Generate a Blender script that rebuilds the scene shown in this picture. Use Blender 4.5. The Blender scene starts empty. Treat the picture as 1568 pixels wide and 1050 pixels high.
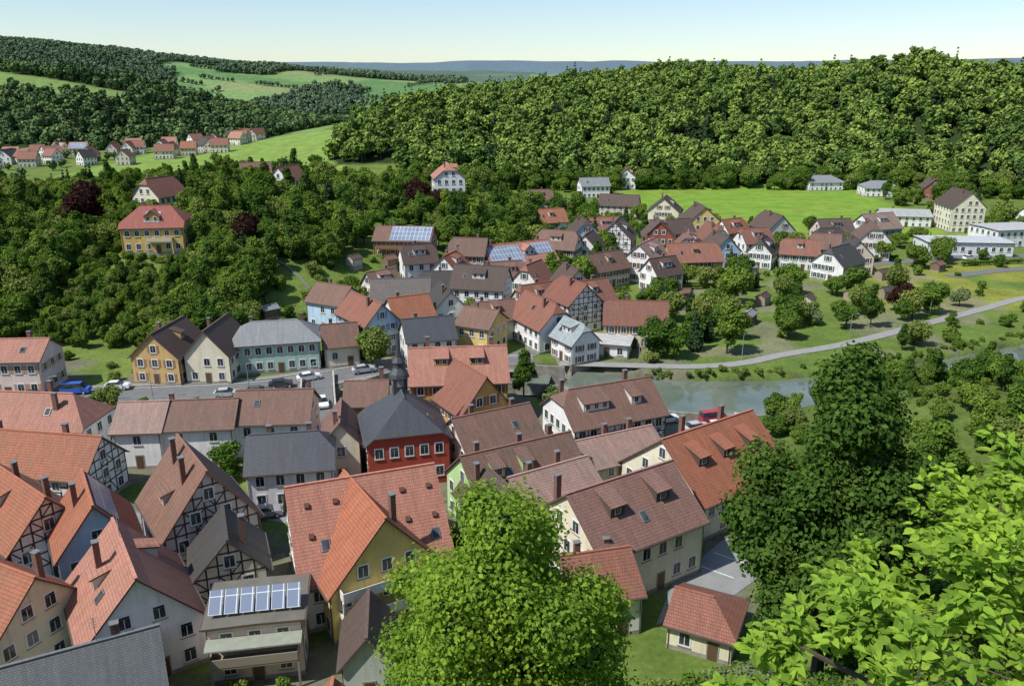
import bpy, math, random
import numpy as np
from mathutils import Vector
random.seed(7); RNG=np.random.default_rng(7)
scene=bpy.context.scene
ROOT=scene.collection
# ------------------------------------------------------------------ helpers
def ss(a,b,t):
    t=np.clip((t-a)/(b-a),0,1); return t*t*(3-2*t)
def vnoise(x,y,s,seed=0):
    x=np.asarray(x,float)/s+seed*17.3; y=np.asarray(y,float)/s+seed*9.1
    xi=np.floor(x); yi=np.floor(y); xf=x-xi; yf=y-yi
    def h(a,b):
        v=np.sin(a*127.1+b*311.7+seed*3.7)*43758.5453; return v-np.floor(v)
    u=xf*xf*(3-2*xf); w=yf*yf*(3-2*yf)
    return (h(xi,yi)*(1-u)+h(xi+1,yi)*u)*(1-w)+(h(xi,yi+1)*(1-u)+h(xi+1,yi+1)*u)*w
def pdist(x,y,pts):
    x=np.asarray(x,float); y=np.asarray(y,float); d=np.full(np.broadcast(x,y).shape,1e9)
    for (ax,ay),(bx,by) in zip(pts[:-1],pts[1:]):
        dx,dy=bx-ax,by-ay; t=np.clip(((x-ax)*dx+(y-ay)*dy)/(dx*dx+dy*dy),0,1)
        d=np.minimum(d,np.hypot(x-ax-t*dx,y-ay-t*dy))
    return d
def smooth_line(p,n=3):
    p=[np.array(q,float) for q in p]
    for _ in range(n):
        q=[p[0]]
        for a,b in zip(p[:-1],p[1:]): q+=[a*.75+b*.25,a*.25+b*.75]
        q.append(p[-1]); p=q
    return [tuple(v) for v in p]
RIVER_A=smooth_line([(-140,106),(-95,109),(-63,112.5),(-47,113.5),(-33,113),(-26,117),(-25,127),(-18,135),(-4,137),(9,135)],2)
RIVER_B=smooth_line([(9,135),(18,131),(30,127),(45,126.5),(75,134),(105,148),(150,165),(260,190)],2)
PATH=smooth_line([(9,143),(25,141.5),(35,141),(44,143),(52,148),(62,152),(74,158.5),(87,167),(100,175),(114,184),(127,193),(160,205),(200,225)],2)
STREET=smooth_line([(-140,117),(-95,122),(-85,124),(-68,127),(-49,129),(-39,132),(-32,137),(-22,142),(-10,143),(4,143)],2)
BRIDGE=smooth_line([(-35,136),(-32.5,125),(-30,115),(-26,104),(-22.5,94),(-19,86)],2)
# ------------------------------------------------------------------ terrain height
def height(x,y):
    x=np.asarray(x,float); y=np.asarray(y,float)
    k=np.interp(x,[-4,5],[1.0,.82])
    hc=np.clip(46-np.clip(y,0,None)*k,0,46)
    fl=12*ss(30,62,x)*(1-ss(95,135,y+ (x-60)*-.1))
    hc=np.maximum(hc,fl)
    A=np.interp(x,[-400,-200,-120,-96,-72,-30,0,30],[34,24,17,12.5,12.0,10.5,4,0])
    A=A+ss(198,240,y)*np.interp(x,[-160,-112,-103,-70,-40],[0,2,5,4,0])
    y0=np.interp(x,[-200,-60,-45,-20,30],[148,150,160,178,200])
    ye=np.interp(x,[-140,-100],[225,290])
    sp=A*ss(0,36,y-y0)*(1-ss(0,58,y-ye))
    R=np.interp(x,[-330,-220,-130,-95,0,60,160,260,360,700],[0,6,18,28,38,48,50,44,38,45])
    t0=np.interp(x,[0,100,200,260,400],[408,413,408,340,300])
    fh=R*(.35*ss(0,220,y-t0)+.65*np.clip((y-t0)/215,0,1))*(1-.4*ss(760,1200,y))
    fh=fh+ss(225,260,x)*8*ss(28,50,y-t0)
    fh=fh*(1+.16*(vnoise(x,y,110,12)-.5)+.06*(vnoise(x,y,40,13)-.5))
    ha=np.interp(x,[-1500,-700,-560,-400,-250,-150],[105,80,66,44,12,0])*ss(630,880,y)*(1-.5*ss(950,1200,y))
    hb=np.interp(x,[-1500,-1020,-800,-590,-400,-240,0,300],[155,132,110,86,74,60,50,50])*ss(1000,1650,y)
    hd=(55+60*vnoise(x,y,420,21)+8*vnoise(x,y,90,22))*ss(1900,2500,y)
    hcc=(128+75*vnoise(x,y,1100,3)+14*vnoise(x,y,260,23))*ss(3200,4300,y)
    z=np.maximum.reduce([hc,sp,fh,ha,hb,hd,hcc])
    z=z+(vnoise(x,y,90,1)-.5)*np.clip(z-20,0,12)*.6
    d=np.minimum(pdist(x,y,RIVER_A)-4.6,pdist(x,y,RIVER_B)-9.2)
    z=z-3.2*(1-ss(-.6,1.2,d))*(y>95)*(y<200)
    return z
def hz(x,y): return float(height(np.array([x]),np.array([y]))[0])
def forest_mask(x,y):
    t0=np.interp(x,[0,100,200,260,400],[408,413,408,340,300])
    wob=(vnoise(x,y,40,5)-.5)*22
    f=(y>t0+6+wob*.6)&(y<1100)&(x>-108+wob+ (y<520)*10)
    f&=~((x<-60)&(y<470))
    ha=(x<-190)&(y>655+wob)&(y<960)
    fld=(x<-380)&(y>820)&(y<870)&(vnoise(x,y,200,8)>.3)
    ha&=~fld
    hb=(y>960)&(y<1900)&(x<-100)&((vnoise(x,y,170,9)>.62)|((x<-640)&(y>1150))|(y>1640))
    return f|ha|hb
# ------------------------------------------------------------------ materials
MATS={}
def newmat(name):
    m=bpy.data.materials.new(name); m.use_nodes=True; nt=m.node_tree
    b=nt.nodes['Principled BSDF']; return m,nt,b
def mixc(nt,fac,a,b,mode='MIX'):
    n=nt.nodes.new('ShaderNodeMix'); n.data_type='RGBA'; n.blend_type=mode
    def s(i,v):
        if hasattr(v,'links'): nt.links.new(v,n.inputs[i])
        elif isinstance(v,(int,float)): n.inputs[i].default_value=v
        else: n.inputs[i].default_value=(*v[:3],1)
    s(0,fac); s(6,a); s(7,b); return n.outputs[2]
def ramp(nt,src,p0,p1,c0=(0,0,0,1),c1=(1,1,1,1)):
    r=nt.nodes.new('ShaderNodeValToRGB'); r.color_ramp.elements[0].position=p0; r.color_ramp.elements[1].position=p1
    r.color_ramp.elements[0].color=c0; r.color_ramp.elements[1].color=c1
    nt.links.new(src,r.inputs[0]); return r.outputs[0]
def noise(nt,scale,detail=4,vec=None,rough=.6):
    n=nt.nodes.new('ShaderNodeTexNoise'); n.inputs['Scale'].default_value=scale; n.inputs['Detail'].default_value=detail; n.inputs['Roughness'].default_value=rough
    if vec is not None: nt.links.new(vec,n.inputs['Vector'])
    return n.outputs['Fac']
def geo(nt): return nt.nodes.new('ShaderNodeNewGeometry').outputs['Position']
def bump(nt,b,h,s=.3,d=.05):
    n=nt.nodes.new('ShaderNodeBump'); n.inputs['Strength'].default_value=s; n.inputs['Distance'].default_value=d
    nt.links.new(h,n.inputs['Height']); nt.links.new(n.outputs[0],b.inputs['Normal'])
def plaster(c):
    key=('pl',c)
    if key in MATS: return MATS[key]
    m,nt,b=newmat('plaster'); p=geo(nt)
    n1=noise(nt,.45,4,p); n2=noise(nt,6,2,p)
    col=mixc(nt,ramp(nt,n1,.35,.75),c,[v*.8 for v in c])
    mp=nt.nodes.new('ShaderNodeMapping'); mp.inputs['Scale'].default_value=(1.6,1.6,.12); nt.links.new(p,mp.inputs[0])
    n3=noise(nt,1.5,4,mp.outputs[0])
    col=mixc(nt,ramp(nt,n3,.52,.85),col,[v*.62 for v in c])
    nt.links.new(col,b.inputs['Base Color']); b.inputs['Roughness'].default_value=.9
    bump(nt,b,n2,.15,.03); MATS[key]=m; return m
def simple(name,c,rough=.6,var=.25,sc=2.0,metal=0):
    key=(name,c)
    if key in MATS: return MATS[key]
    m,nt,b=newmat(name); n1=noise(nt,sc,4,geo(nt))
    col=mixc(nt,ramp(nt,n1,.3,.75),c,[v*(1-var) for v in c])
    nt.links.new(col,b.inputs['Base Color']); b.inputs['Roughness'].default_value=rough; b.inputs['Metallic'].default_value=metal
    MATS[key]=m; return m
def tiles(c,bw=.24,bh=.34,lichen=.5,rough=.75):
    key=('tile',c,bw,lichen)
    if key in MATS: return MATS[key]
    m,nt,b=newmat('roof_tiles')
    uv=nt.nodes.new('ShaderNodeUVMap').outputs[0]
    br=nt.nodes.new('ShaderNodeTexBrick'); nt.links.new(uv,br.inputs['Vector'])
    br.inputs['Scale'].default_value=1; br.inputs['Brick Width'].default_value=bw; br.inputs['Row Height'].default_value=bh
    br.inputs['Mortar Size'].default_value=.018; br.inputs['Mortar Smooth'].default_value=.5; br.inputs['Bias'].default_value=-.2
    br.inputs['Color1'].default_value=(*c,1); br.inputs['Color2'].default_value=(c[0]*.82,c[1]*.80,c[2]*.82,1)
    br.inputs['Mortar'].default_value=(c[0]*.42,c[1]*.42,c[2]*.42,1); br.offset=.5
    p=geo(nt); n1=noise(nt,.3,6,p,.65); n2=noise(nt,1.7,5,p,.7)
    g=(c[0]*.42+.03,c[1]*.6+.03,c[2]*.6+.02)
    col=mixc(nt,ramp(nt,n1,.42,.78,c1=(lichen,)*3+(1,)),br.outputs['Color'],g)
    col=mixc(nt,ramp(nt,n2,.48,.85,c1=(lichen*.9,)*3+(1,)),col,(g[0]*.7,g[1]*.75,g[2]*.7))
    mp=nt.nodes.new('ShaderNodeMapping'); mp.inputs['Scale'].default_value=(2.2,.18,1); nt.links.new(uv,mp.inputs[0])
    n5=noise(nt,1.0,4,mp.outputs[0],.7); col=mixc(nt,.7,col,ramp(nt,n5,.3,.7,(.6,.6,.6,1),(1.1,1.1,1.1,1)),'MULTIPLY')
    n4=noise(nt,9,2,p); col=mixc(nt,.35,col,ramp(nt,n4,.3,.7,(.4,.4,.4,1),(1,1,1,1)),'MULTIPLY')
    nt.links.new(col,b.inputs['Base Color']); b.inputs['Roughness'].default_value=rough
    sp=nt.nodes.new('ShaderNodeSeparateXYZ'); nt.links.new(uv,sp.inputs[0])
    md=nt.nodes.new('ShaderNodeMath'); md.operation='WRAP'; nt.links.new(sp.outputs[1],md.inputs[0]); md.inputs[1].default_value=bh; md.inputs[2].default_value=0
    ad=nt.nodes.new('ShaderNodeMath'); ad.operation='MULTIPLY_ADD'; nt.links.new(br.outputs['Fac'],ad.inputs[0]); ad.inputs[1].default_value=-.3; nt.links.new(md.outputs[0],ad.inputs[2])
    bump(nt,b,ad.outputs[0],.7,.1); MATS[key]=m; return m
def solar_mat():
    if 'solar' in MATS: return MATS['solar']
    m,nt,b=newmat('solar_glass'); uv=nt.nodes.new('ShaderNodeUVMap').outputs[0]
    br=nt.nodes.new('ShaderNodeTexBrick'); nt.links.new(uv,br.inputs['Vector']); br.offset=0
    br.inputs['Scale'].default_value=1; br.inputs['Brick Width'].default_value=1.0; br.inputs['Row Height'].default_value=1.65; br.inputs['Mortar Size'].default_value=.04
    br.inputs['Color1'].default_value=(.18,.22,.30,1); br.inputs['Color2'].default_value=(.25,.29,.36,1); br.inputs['Mortar'].default_value=(.7,.72,.75,1)  # cell colour lightened to paint in the sky's reflection
    nt.links.new(br.outputs[0],b.inputs['Base Color']); b.inputs['Roughness'].default_value=.15; b.inputs['Specular IOR Level'].default_value=.9; MATS['solar']=m; return m
def glass_mat():
    if 'glass' in MATS: return MATS['glass']
    m,nt,b=newmat('window_glass'); n1=noise(nt,.6,1,geo(nt))
    nt.links.new(ramp(nt,n1,.35,.65,(.012,.016,.02,1),(.07,.08,.09,1)),b.inputs['Base Color']); b.inputs['Roughness'].default_value=.08; MATS['glass']=m; return m
def foliage(name,c0,c1,trans=.3):
    m=bpy.data.materials.new(name); m.use_nodes=True; nt=m.node_tree; nt.nodes.clear()
    out=nt.nodes.new('ShaderNodeOutputMaterial')
    oi=nt.nodes.new('ShaderNodeObjectInfo'); g=nt.nodes.new('ShaderNodeNewGeometry')
    col=mixc(nt,oi.outputs['Random'],c0,c1)
    v=ramp(nt,g.outputs['Random Per Island'],0,1,(.58,.62,.6,1),(1.32,1.25,1.1,1))
    col=mixc(nt,1.0,col,v,'MULTIPLY')
    tc=nt.nodes.new('ShaderNodeTexCoord')
    n=noise(nt,.35,2,tc.outputs['Object']); col=mixc(nt,.8,col,ramp(nt,n,.35,.7,(.7,.78,.7,1),(1.25,1.15,1.0,1)),'MULTIPLY')
    d=nt.nodes.new('ShaderNodeBsdfDiffuse'); nt.links.new(col,d.inputs[0])
    if trans<=0: nt.links.new(d.outputs[0],out.inputs[0]); return m
    t=nt.nodes.new('ShaderNodeBsdfTranslucent')
    nt.links.new(mixc(nt,1,col,(1.4,1.4,.5),'MULTIPLY'),t.inputs[0])
    mx=nt.nodes.new('ShaderNodeMixShader'); mx.inputs[0].default_value=trans
    nt.links.new(d.outputs[0],mx.inputs[1]); nt.links.new(t.outputs[0],mx.inputs[2]); nt.links.new(mx.outputs[0],out.inputs[0])
    return m
BARK=simple('bark',(.09,.07,.05),.9,.5,6)
INNER=simple('foliage_shade',(.045,.07,.02),.9,.4,1)  # dark crown cores: shade between the leaves put into the colour
F_MID=foliage('foliage',(.075,.155,.03),(.205,.30,.06),.28)
F_OLIVE=foliage('foliage_olive',(.18,.24,.07),(.24,.30,.085),.28)
F_BRIGHT=foliage('foliage_bright',(.23,.36,.06),(.24,.37,.065),.42)
F_MAPLE=foliage('foliage_maple',(.27,.42,.07),(.28,.43,.07),.42)
F_DARK=foliage('foliage_dark',(.075,.14,.032),(.09,.165,.038),.25)
F_FAR=foliage('foliage_forest',(.10,.175,.048),(.235,.325,.08),0)
F_HILL=foliage('foliage_far_haze_tint',(.105,.18,.08),(.17,.25,.105),0)  # slight aerial haze painted into the leaf colour
F_HAZY=foliage('foliage_haze_tint',(.13,.20,.14),(.175,.25,.165),0)  # paler, bluer leaves: distance haze painted into the colour
F_CON=foliage('foliage_conifer',(.035,.07,.035),(.055,.10,.042),0)
F_RED=foliage('foliage_copper_beech',(.045,.018,.02),(.06,.025,.027),.2)
F_GREY=foliage('foliage_willow',(.19,.25,.12),(.25,.31,.16),.3)
# ------------------------------------------------------------------ mesh builder
class MB:
    def __init__(s): s.v=[];s.f=[];s.m=[];s.uv=[]
    def poly(s,pts,m=0,uv=None):
        i=len(s.v); s.v+= [tuple(p) for p in pts]; s.f.append(tuple(range(i,i+len(pts)))); s.m.append(m)
        s.uv+= list(uv) if uv else [(0,0)]*len(pts)
    def box(s,c,ex,ey,ez,m=0,topuv=False):
        c=np.array(c,float);ex=np.array(ex,float);ey=np.array(ey,float);ez=np.array(ez,float)
        P=[c+a*ex+b*ey+d*ez for d in(-1,1) for b in(-1,1) for a in(-1,1)]
        for q in ((0,2,3,1),(4,5,7,6),(0,1,5,4),(2,6,7,3),(0,4,6,2),(1,3,7,5)):
            uv=None
            if topuv and q==(4,5,7,6):
                a=2*np.linalg.norm(ex);b=2*np.linalg.norm(ey); uv=[(0,0),(a,0),(a,b),(0,b)]
            s.poly([P[i] for i in q],m,uv)
    def aabb(s,x0,x1,y0,y1,z0,z1,m=0): s.box(((x0+x1)/2,(y0+y1)/2,(z0+z1)/2),((x1-x0)/2,0,0),(0,(y1-y0)/2,0),(0,0,(z1-z0)/2),m)
    def tube(s,a,b,r0,r1,n=6,m=0):
        a=np.array(a,float);b=np.array(b,float);d=b-a;l=np.linalg.norm(d)
        if l<1e-6:return
        d/=l; u=np.cross(d,(0,0,1) if abs(d[2])<.9 else (1,0,0)); u/=np.linalg.norm(u); w=np.cross(d,u)
        A=[a+r0*(math.cos(t)*u+math.sin(t)*w) for t in [2*math.pi*i/n for i in range(n)]]
        B=[b+r1*(math.cos(t)*u+math.sin(t)*w) for t in [2*math.pi*i/n for i in range(n)]]
        for i in range(n):
            j=(i+1)%n; s.poly([A[i],A[j],B[j],B[i]],m)
        s.poly(B,m); s.poly(A[::-1],m)
    def obj(s,name,mats,parent=None,smooth=False):
        me=bpy.data.meshes.new(name); me.from_pydata(s.v,[],s.f)
        for mt in mats: me.materials.append(mt)
        if s.f:
            me.polygons.foreach_set('material_index',s.m)
            uvl=me.uv_layers.new(name='UVMap'); uvl.data.foreach_set('uv',np.array(s.uv,float).ravel())
            if smooth: me.polygons.foreach_set('use_smooth',[True]*len(s.f))
        o=bpy.data.objects.new(name,me); ROOT.objects.link(o)
        if parent: o.parent=parent
        return o
# ------------------------------------------------------------------ houses
C_OR=(.47,.165,.085); C_SAL=(.55,.245,.17); C_BR=(.27,.145,.105); C_DB=(.145,.092,.073); C_RB=(.36,.14,.09); C_DK=(.08,.07,.066); C_SL=(.10,.105,.12); C_GY=(.38,.39,.39); C_PK=(.46,.29,.235)
WH=(.82,.81,.78); CR=(.76,.70,.52); YE=(.72,.56,.20); OC=(.60,.40,.16); BG=(.62,.55,.45); LB=(.48,.63,.76); PK=(.76,.62,.56); GR=(.57,.60,.52)
FOOT=[]
FRAME=simple('window_frame',(.78,.78,.76),.5,.1); GUT=simple('gutter',(.16,.13,.11),.4,.3,1,.3); STONE=simple('stone',(.34,.31,.26),.9,.4,1.5)
def house(name,cx,cy,L,W,ang,ze,zr,wall,roof,zg=None,k=(0,0),rows=None,storey=None,tim='',tcol=(.07,.042,.03),dorm=(),chim=((.3,.12),),sky=(),solar=(),flat=False,gablew=True,shut=None,slate=False,lich=.5,balc=(),rim=None,base=None,wd=2.1,plain=False,dcol=None,vents=(),ant=False):
    if zg is None: zg=hz(cx,cy) if (cy>168 and (cx<40 or cy>290)) or cy<50 else 0
    E=bpy.data.objects.new(name,None); ROOT.objects.link(E); E.location=(cx,cy,zg); E.rotation_euler=(0,0,math.radians(ang)); E.empty_display_size=1
    FOOT.append((cx,cy,L,W,math.radians(ang)))
    hw=W/2; hl=L/2; wl=hl-.35; ww=hw-.4; sl=(zr-ze)/hw
    if L<5: wl=hl-.15; ww=hw-.2
    if flat: sl=0.02; zr=ze+.02*hw
    zf=lambda y: zr-sl*abs(y)
    zt=zf(ww)-.2
    wb=MB()
    def endpoly(x,kk,sg):
        yk=min(kk*hw,ww); zk=zf(yk)-.2
        pts=[(x,-ww,-4),(x,ww,-4),(x,ww,zt)]
        if kk<.95 and not flat:
            if kk<.02: pts.append((x,0,zr-.2))
            else: pts+=[(x,yk,zk),(x,-yk,zk)]
        pts.append((x,-ww,zt))
        if sg<0: pts=pts[::-1]
        wb.poly(pts,0)
    endpoly(wl,k[1],1); endpoly(-wl,k[0],-1)
    wb.poly([(-wl,-ww,-4),(wl,-ww,-4),(wl,-ww,zt),(-wl,-ww,zt)],0); wb.poly([(wl,ww,-4),(-wl,ww,-4),(-wl,ww,zt),(wl,ww,zt)],0)
    wb.aabb(-wl-.04,wl+.04,-ww-.04,ww+.04,-4,.45,1)
    wb.obj('walls',[plaster(wall),plaster(base) if base else STONE],E)
    rb=MB(); T=.16; cs=math.hypot(1,sl)
    d=[kk*hw*.85 for kk in k]; zh=[zr-sl*kk*hw for kk in k]
    for s in(-1,1):
        pts=[(-hl,s*hw,ze),(hl,s*hw,ze)]
        if k[1]<.98: pts.append((hl,s*k[1]*hw,zh[1]))
        if k[1]>.02: pts.append((hl-d[1],0,zr))
        if k[0]>.02: pts.append((-hl+d[0],0,zr))
        if k[0]<.98: pts.append((-hl,s*k[0]*hw,zh[0]))
        if flat: pts=[(p[0],p[1],zr-sl*abs(p[1])) for p in pts]
        uv=[(p[0]+hl,(hw-abs(p[1]))*cs) for p in pts]
        if s>0: pts=pts[::-1];uv=uv[::-1]
        rb.poly(pts,0,uv); rb.poly([(p[0],p[1],p[2]-T) for p in pts[::-1]],1)
    for e,kk in enumerate(k):
        sg=-1 if e==0 else 1
        if kk>.02:
            a=(sg*hl,-kk*hw,zh[e]);b=(sg*hl,kk*hw,zh[e]);c=(sg*(hl-d[e]),0,zr)
            q=math.hypot(d[e],zr-zh[e]); tri=[a,b,c]; uv=[(0,0),(2*kk*hw,0),(kk*hw,q)]
            if sg<0: tri=tri[::-1];uv=uv[::-1]
            rb.poly(tri,0,uv)
            rb.poly([(sg*hl,-kk*hw,zh[e]-T),(sg*hl,kk*hw,zh[e]-T),(sg*hl,kk*hw,zh[e]),(sg*hl,-kk*hw,zh[e])],1)
        if kk<.98:
            for s in(-1,1):
                p=(sg*hl,s*hw,zf(hw)); q=(sg*hl,s*kk*hw,zf(kk*hw))
                rb.poly([p,q,(q[0],q[1],q[2]-T-.06),(p[0],p[1],p[2]-T-.06)],1)
    for s in(-1,1):
        z=zf(hw); rb.poly([(-hl,s*hw,z),(hl,s*hw,z),(hl,s*hw,z-T),(-hl,s*hw,z-T)],1)
        rb.aabb(-hl,hl,*(sorted((s*(hw+.003),s*(hw+.14)))),z-.16,z-.03,2)
        for e in(-1,1): rb.tube((e*(wl-.15),s*(ww+.08),-1),(e*(wl-.15),s*(ww+.08),zt-.05),.05,.05,5,2)
    if not flat: rb.box(((-hl+d[0]+hl-d[1])/2,0,zr+.02),((L-d[0]-d[1])/2,0,0),(0,.14,0),(0,0,.07),3)
    if flat: rm=simple('flat_roof',roof,.85,.3,.8)
    elif slate: rm=tiles(roof,.22,.2,lich*.5,.5)
    else: rm=tiles(roof,.24,.34,lich)
    rimm=simple('roof_rim',rim or (.13,.08,.06),.8,.3)
    rcap=simple('ridge_cap',tuple(min(1,v*1.05) for v in roof),.7,.4,3)
    def onroof(s,x,dd,w,h,off,t,m,uvt=False):
        y=s*dd/cs; n=np.array((0,s*sl,1))/cs; dn=np.array((0,s*1,-sl))/cs
        c=np.array((x,y,zf(y)))+n*(off+t/2)
        ex=(w/2,0,0); ey=dn*(-h/2)
        if s>0: ex=(-w/2,0,0)
        rb.box(c,ex,ey,n*(t/2),m,uvt)
    SLn=hw*cs
    for (s,xf,df) in sky:
        onroof(s,xf*L-hl,df*SLn,.86,1.2,.0,.12,4); onroof(s,xf*L-hl,df*SLn,.66,1.0,.115,.03,5)
    for (s,xf,df) in vents:
        onroof(s,xf*L-hl,df*SLn,.45,.5,.0,.3,9)
    for (s,x0,x1,d0,d1) in solar:
        onroof(s,(x0+x1)/2*L-hl,(d0+d1)/2*SLn,(x1-x0)*L,(d1-d0)*SLn,.06,.08,6,True)
    for c in chim:
        x=c[0]*L-hl; y=c[1]*W; z=zf(y); hgt=c[2]*.8 if len(c)>2 else .75
        rb.aabb(x-.3,x+.3,y-.26,y+.26,z-.6,zr+hgt-.1,7); rb.aabb(x-.36,x+.36,y-.32,y+.32,zr+hgt-.1,zr+hgt,4)
    if ant:
        x=hl*.3; rb.tube((x,0,zr-.3),(x,0,zr+2.2),.03,.025,4,4)
        for q in range(4): rb.tube((x-.5+.08*q,0,zr+1.3+.25*q),(x+.5-.08*q,0,zr+1.3+.25*q),.02,.02,4,4)
    for (s,xf,w,yf,typ) in dorm:
        x=xf*L-hl; y1=yf*hw; zt2=zf(y1)+1.35
        if typ=='shed':
            m2=.28; y0=max(0,(zr-zt2-m2*y1)/(sl-m2)) if sl>m2 else 0; z0=zt2+m2*(y1-y0)
            y2=y1+.3; z2=zt2-m2*.3
            A=[(x-w/2-.15,s*y2,z2),(x+w/2+.15,s*y2,z2),(x+w/2+.15,s*y0,z0),(x-w/2-.15,s*y0,z0)]; uv=[(0,0),(w,0),(w,y1-y0),(0,y1-y0)]
            if s>0:A=A[::-1];uv=uv[::-1]
            rb.poly(A,0,uv); rb.poly([(p[0],p[1],p[2]-.14) for p in A[::-1]],1)
            for i in range(4): p,q=A[i],A[(i+1)%4]; rb.poly([(p[0],p[1],p[2]-.14),(q[0],q[1],q[2]-.14),q,p],1)
            for sx in(-1,1):
                rb.poly([(x+sx*w/2,s*y1,zf(y1)-.1),(x+sx*w/2,s*y1,zt2-.05),(x+sx*w/2,s*y0,z0-.1)],8)
        else:
            zp=zt2+w*.42; yb0=max(0,(zr-zt2)/sl); yp=max(0,(zr-zp)/sl)
            for sx in(-1,1):
                A=[(x+sx*(w/2+.2),s*(y1+.3),zt2-.15),(x,s*(y1+.3),zp),(x,s*yp,zp),(x+sx*(w/2+.2),s*yb0,zt2-.15)]; uv=[(0,0),(0,w*.6),(2,w*.6),(2,0)]
                rb.poly(A,0,uv); rb.poly([(p[0],p[1],p[2]-.1) for p in A[::-1]],1)
                rb.poly([A[0],A[1],(A[1][0],A[1][1],A[1][2]-.1),(A[0][0],A[0][1],A[0][2]-.1)],1)
                rb.poly([(x+sx*w/2,s*y1,zf(y1)-.1),(x+sx*w/2,s*y1,zt2-.05),(x+sx*w/2,s*yb0,zt2-.1)],8)
            rb.poly([(x-w/2,s*y1,zt2-.1),(x+w/2,s*y1,zt2-.1),(x,s*y1,zp-.12)],8)
        rb.poly([(x-w/2,s*y1,zf(y1)-.2),(x+w/2,s*y1,zf(y1)-.2),(x+w/2,s*y1,zt2-.05),(x-w/2,s*y1,zt2-.05)],8)
        nw=max(1,int(w/1.1))
        for i in range(nw):
            xc=x-w/2+(i+.5)*w/nw; rb.aabb(xc-.38,xc+.38,*sorted((s*y1,s*(y1+.04))),zt2-1.1,zt2-.2,10); rb.aabb(xc-.3,xc-.02,*sorted((s*y1,s*(y1+.055))),zt2-1.03,zt2-.27,5);rb.aabb(xc+.02,xc+.3,*sorted((s*y1,s*(y1+.055))),zt2-1.03,zt2-.27,5)
    rb.obj('roof',[rm,rimm,GUT,rcap,simple('metal_frame',(.2,.2,.2),.4),glass_mat(),solar_mat(),simple('chimney_brick',(.22,.12,.09),.9,.4,4),simple('dormer_cladding',dcol or tuple(v*.8 for v in wall),.8),simple('roof_vent',(.12,.05,.035),.8),FRAME],E)
    if plain: return E
    if rows is None: rows=max(1,int(round(zt/2.6)))
    st=storey or zt/rows
    wbn=MB()
    def hwid(z,face):
        if face in 'NF': return wl if z<=zt else 0
        kk=k[0] if face=='A' else k[1]
        if z<=zt: return ww
        if flat or kk>.9: return 0
        if z>zr-sl*kk*hw-.3 and kk>.02: return 0
        return max(0,(zr-.25-z)/max(sl,.01))
    faces={'N':((0,-ww),(1,0),(0,-1)),'F':((0,ww),(-1,0),(0,1)),'A':((-wl,0),(0,-1),(-1,0)),'B':((wl,0),(0,1),(1,0))}
    for fc,(o,t,n) in faces.items():
        o=np.array((*o,0.));t=np.array((*t,0.));n=np.array((*n,0.)); Z=np.array((0,0,1.))
        def fb(u,z,w,h,pr,m,rot=0):
            c=o+t*u+Z*z+n*pr/2; a=t*math.cos(rot)+Z*math.sin(rot); b=-t*math.sin(rot)+Z*math.cos(rot)
            wbn.box(c,a*w/2,b*h/2,n*pr/2,m)
        timber=fc in tim
        attic=[] if (fc in 'NF' or not gablew) else [zt+.1+i*2.4 for i in range(6)]
        rws=[(i*st,st) for i in range(rows)]+[(a,2.4) for a in attic if hwid(a+1.9,fc)>.9]
        for ri,(zb,sh) in enumerate(rws):
            zc=zb+sh*.56; w2=min(hwid(zb+.3,fc),hwid(zc+.7*sh/2.6,fc)+.25)-.35
            if w2<.5: continue
            n_=max(1,int(2*w2/wd)); sc=min(1,sh/2.45)
            for i in range(n_):
                u=-w2+(i+.5)*2*w2/n_; ww_=1.02*sc; hh=1.38*sc
                if ri==0 and zb==0 and i==n_//2 and fc in 'NA':
                    fb(u,1.05,1.15,2.1,.05,3); fb(u,1.0,.9,1.9,.07,4); continue
                if random.random()<.07: continue
                fb(u,zc,ww_+.2,hh+.2,.045,0)
                for q in(-1,1): fb(u+q*ww_/4,zc-.08*hh,ww_/2-.07,hh*.70,.06,1)
                fb(u,zc+.37*hh,ww_-.1,hh*.17,.06,1)
                fb(u,zc-hh/2-.1,ww_+.3,.07,.12,3)
                if shut is not None:
                    for q in(-1,1): fb(u+q*(ww_*.5+.34),zc,.42,hh,.05,2)
        if timber:
            top=zr-.4 if fc in 'AB' else zt
            z0=st*1 if rows>1 else .4
            if 'g' in tim: z0=.5
            zs=[st*i for i in range(1,rows)]+[zt]+[zt+1.2*i for i in range(1,8)]
            lv=[z for z in ([z0]+[st*(i+.5) for i in range(1,rows)]+zs) if z>=z0 and hwid(z+.1,fc)>.35 or abs(z-zt)<.01]
            lv=sorted(set(round(z,2) for z in lv))
            for z in lv:
                h_=hwid(z,fc)
                if h_>.3: fb(0,z,2*h_,.17,.032,5)
            m_=max(3,int(2*(wl if fc in 'NF' else ww)/1.05)); full=wl if fc in 'NF' else ww
            for i in range(m_+1):
                u=-full+.09+i*(2*full-.18)/m_
                zz=zt-.1 if fc in 'NF' else min(top,(zr-.3-abs(u)*sl))
                if zz>z0+.3: fb(u,(z0+zz)/2,.16,zz-z0,.03,5)
            stp=(2*full-.18)/m_
            for a,b in zip(lv[:-1],lv[1:]):
                for i in range(m_):
                    u=-full+.09+(i+.5)*stp
                    if b-a<.5 or hwid(b,fc)<abs(u)+stp/2: continue
                    if random.random()<.42:
                        r=math.atan2(b-a,stp)*(1 if (i%2) else -1); fb(u,(a+b)/2,math.hypot(b-a,stp)*.95,.13,.028,5,r)
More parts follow.
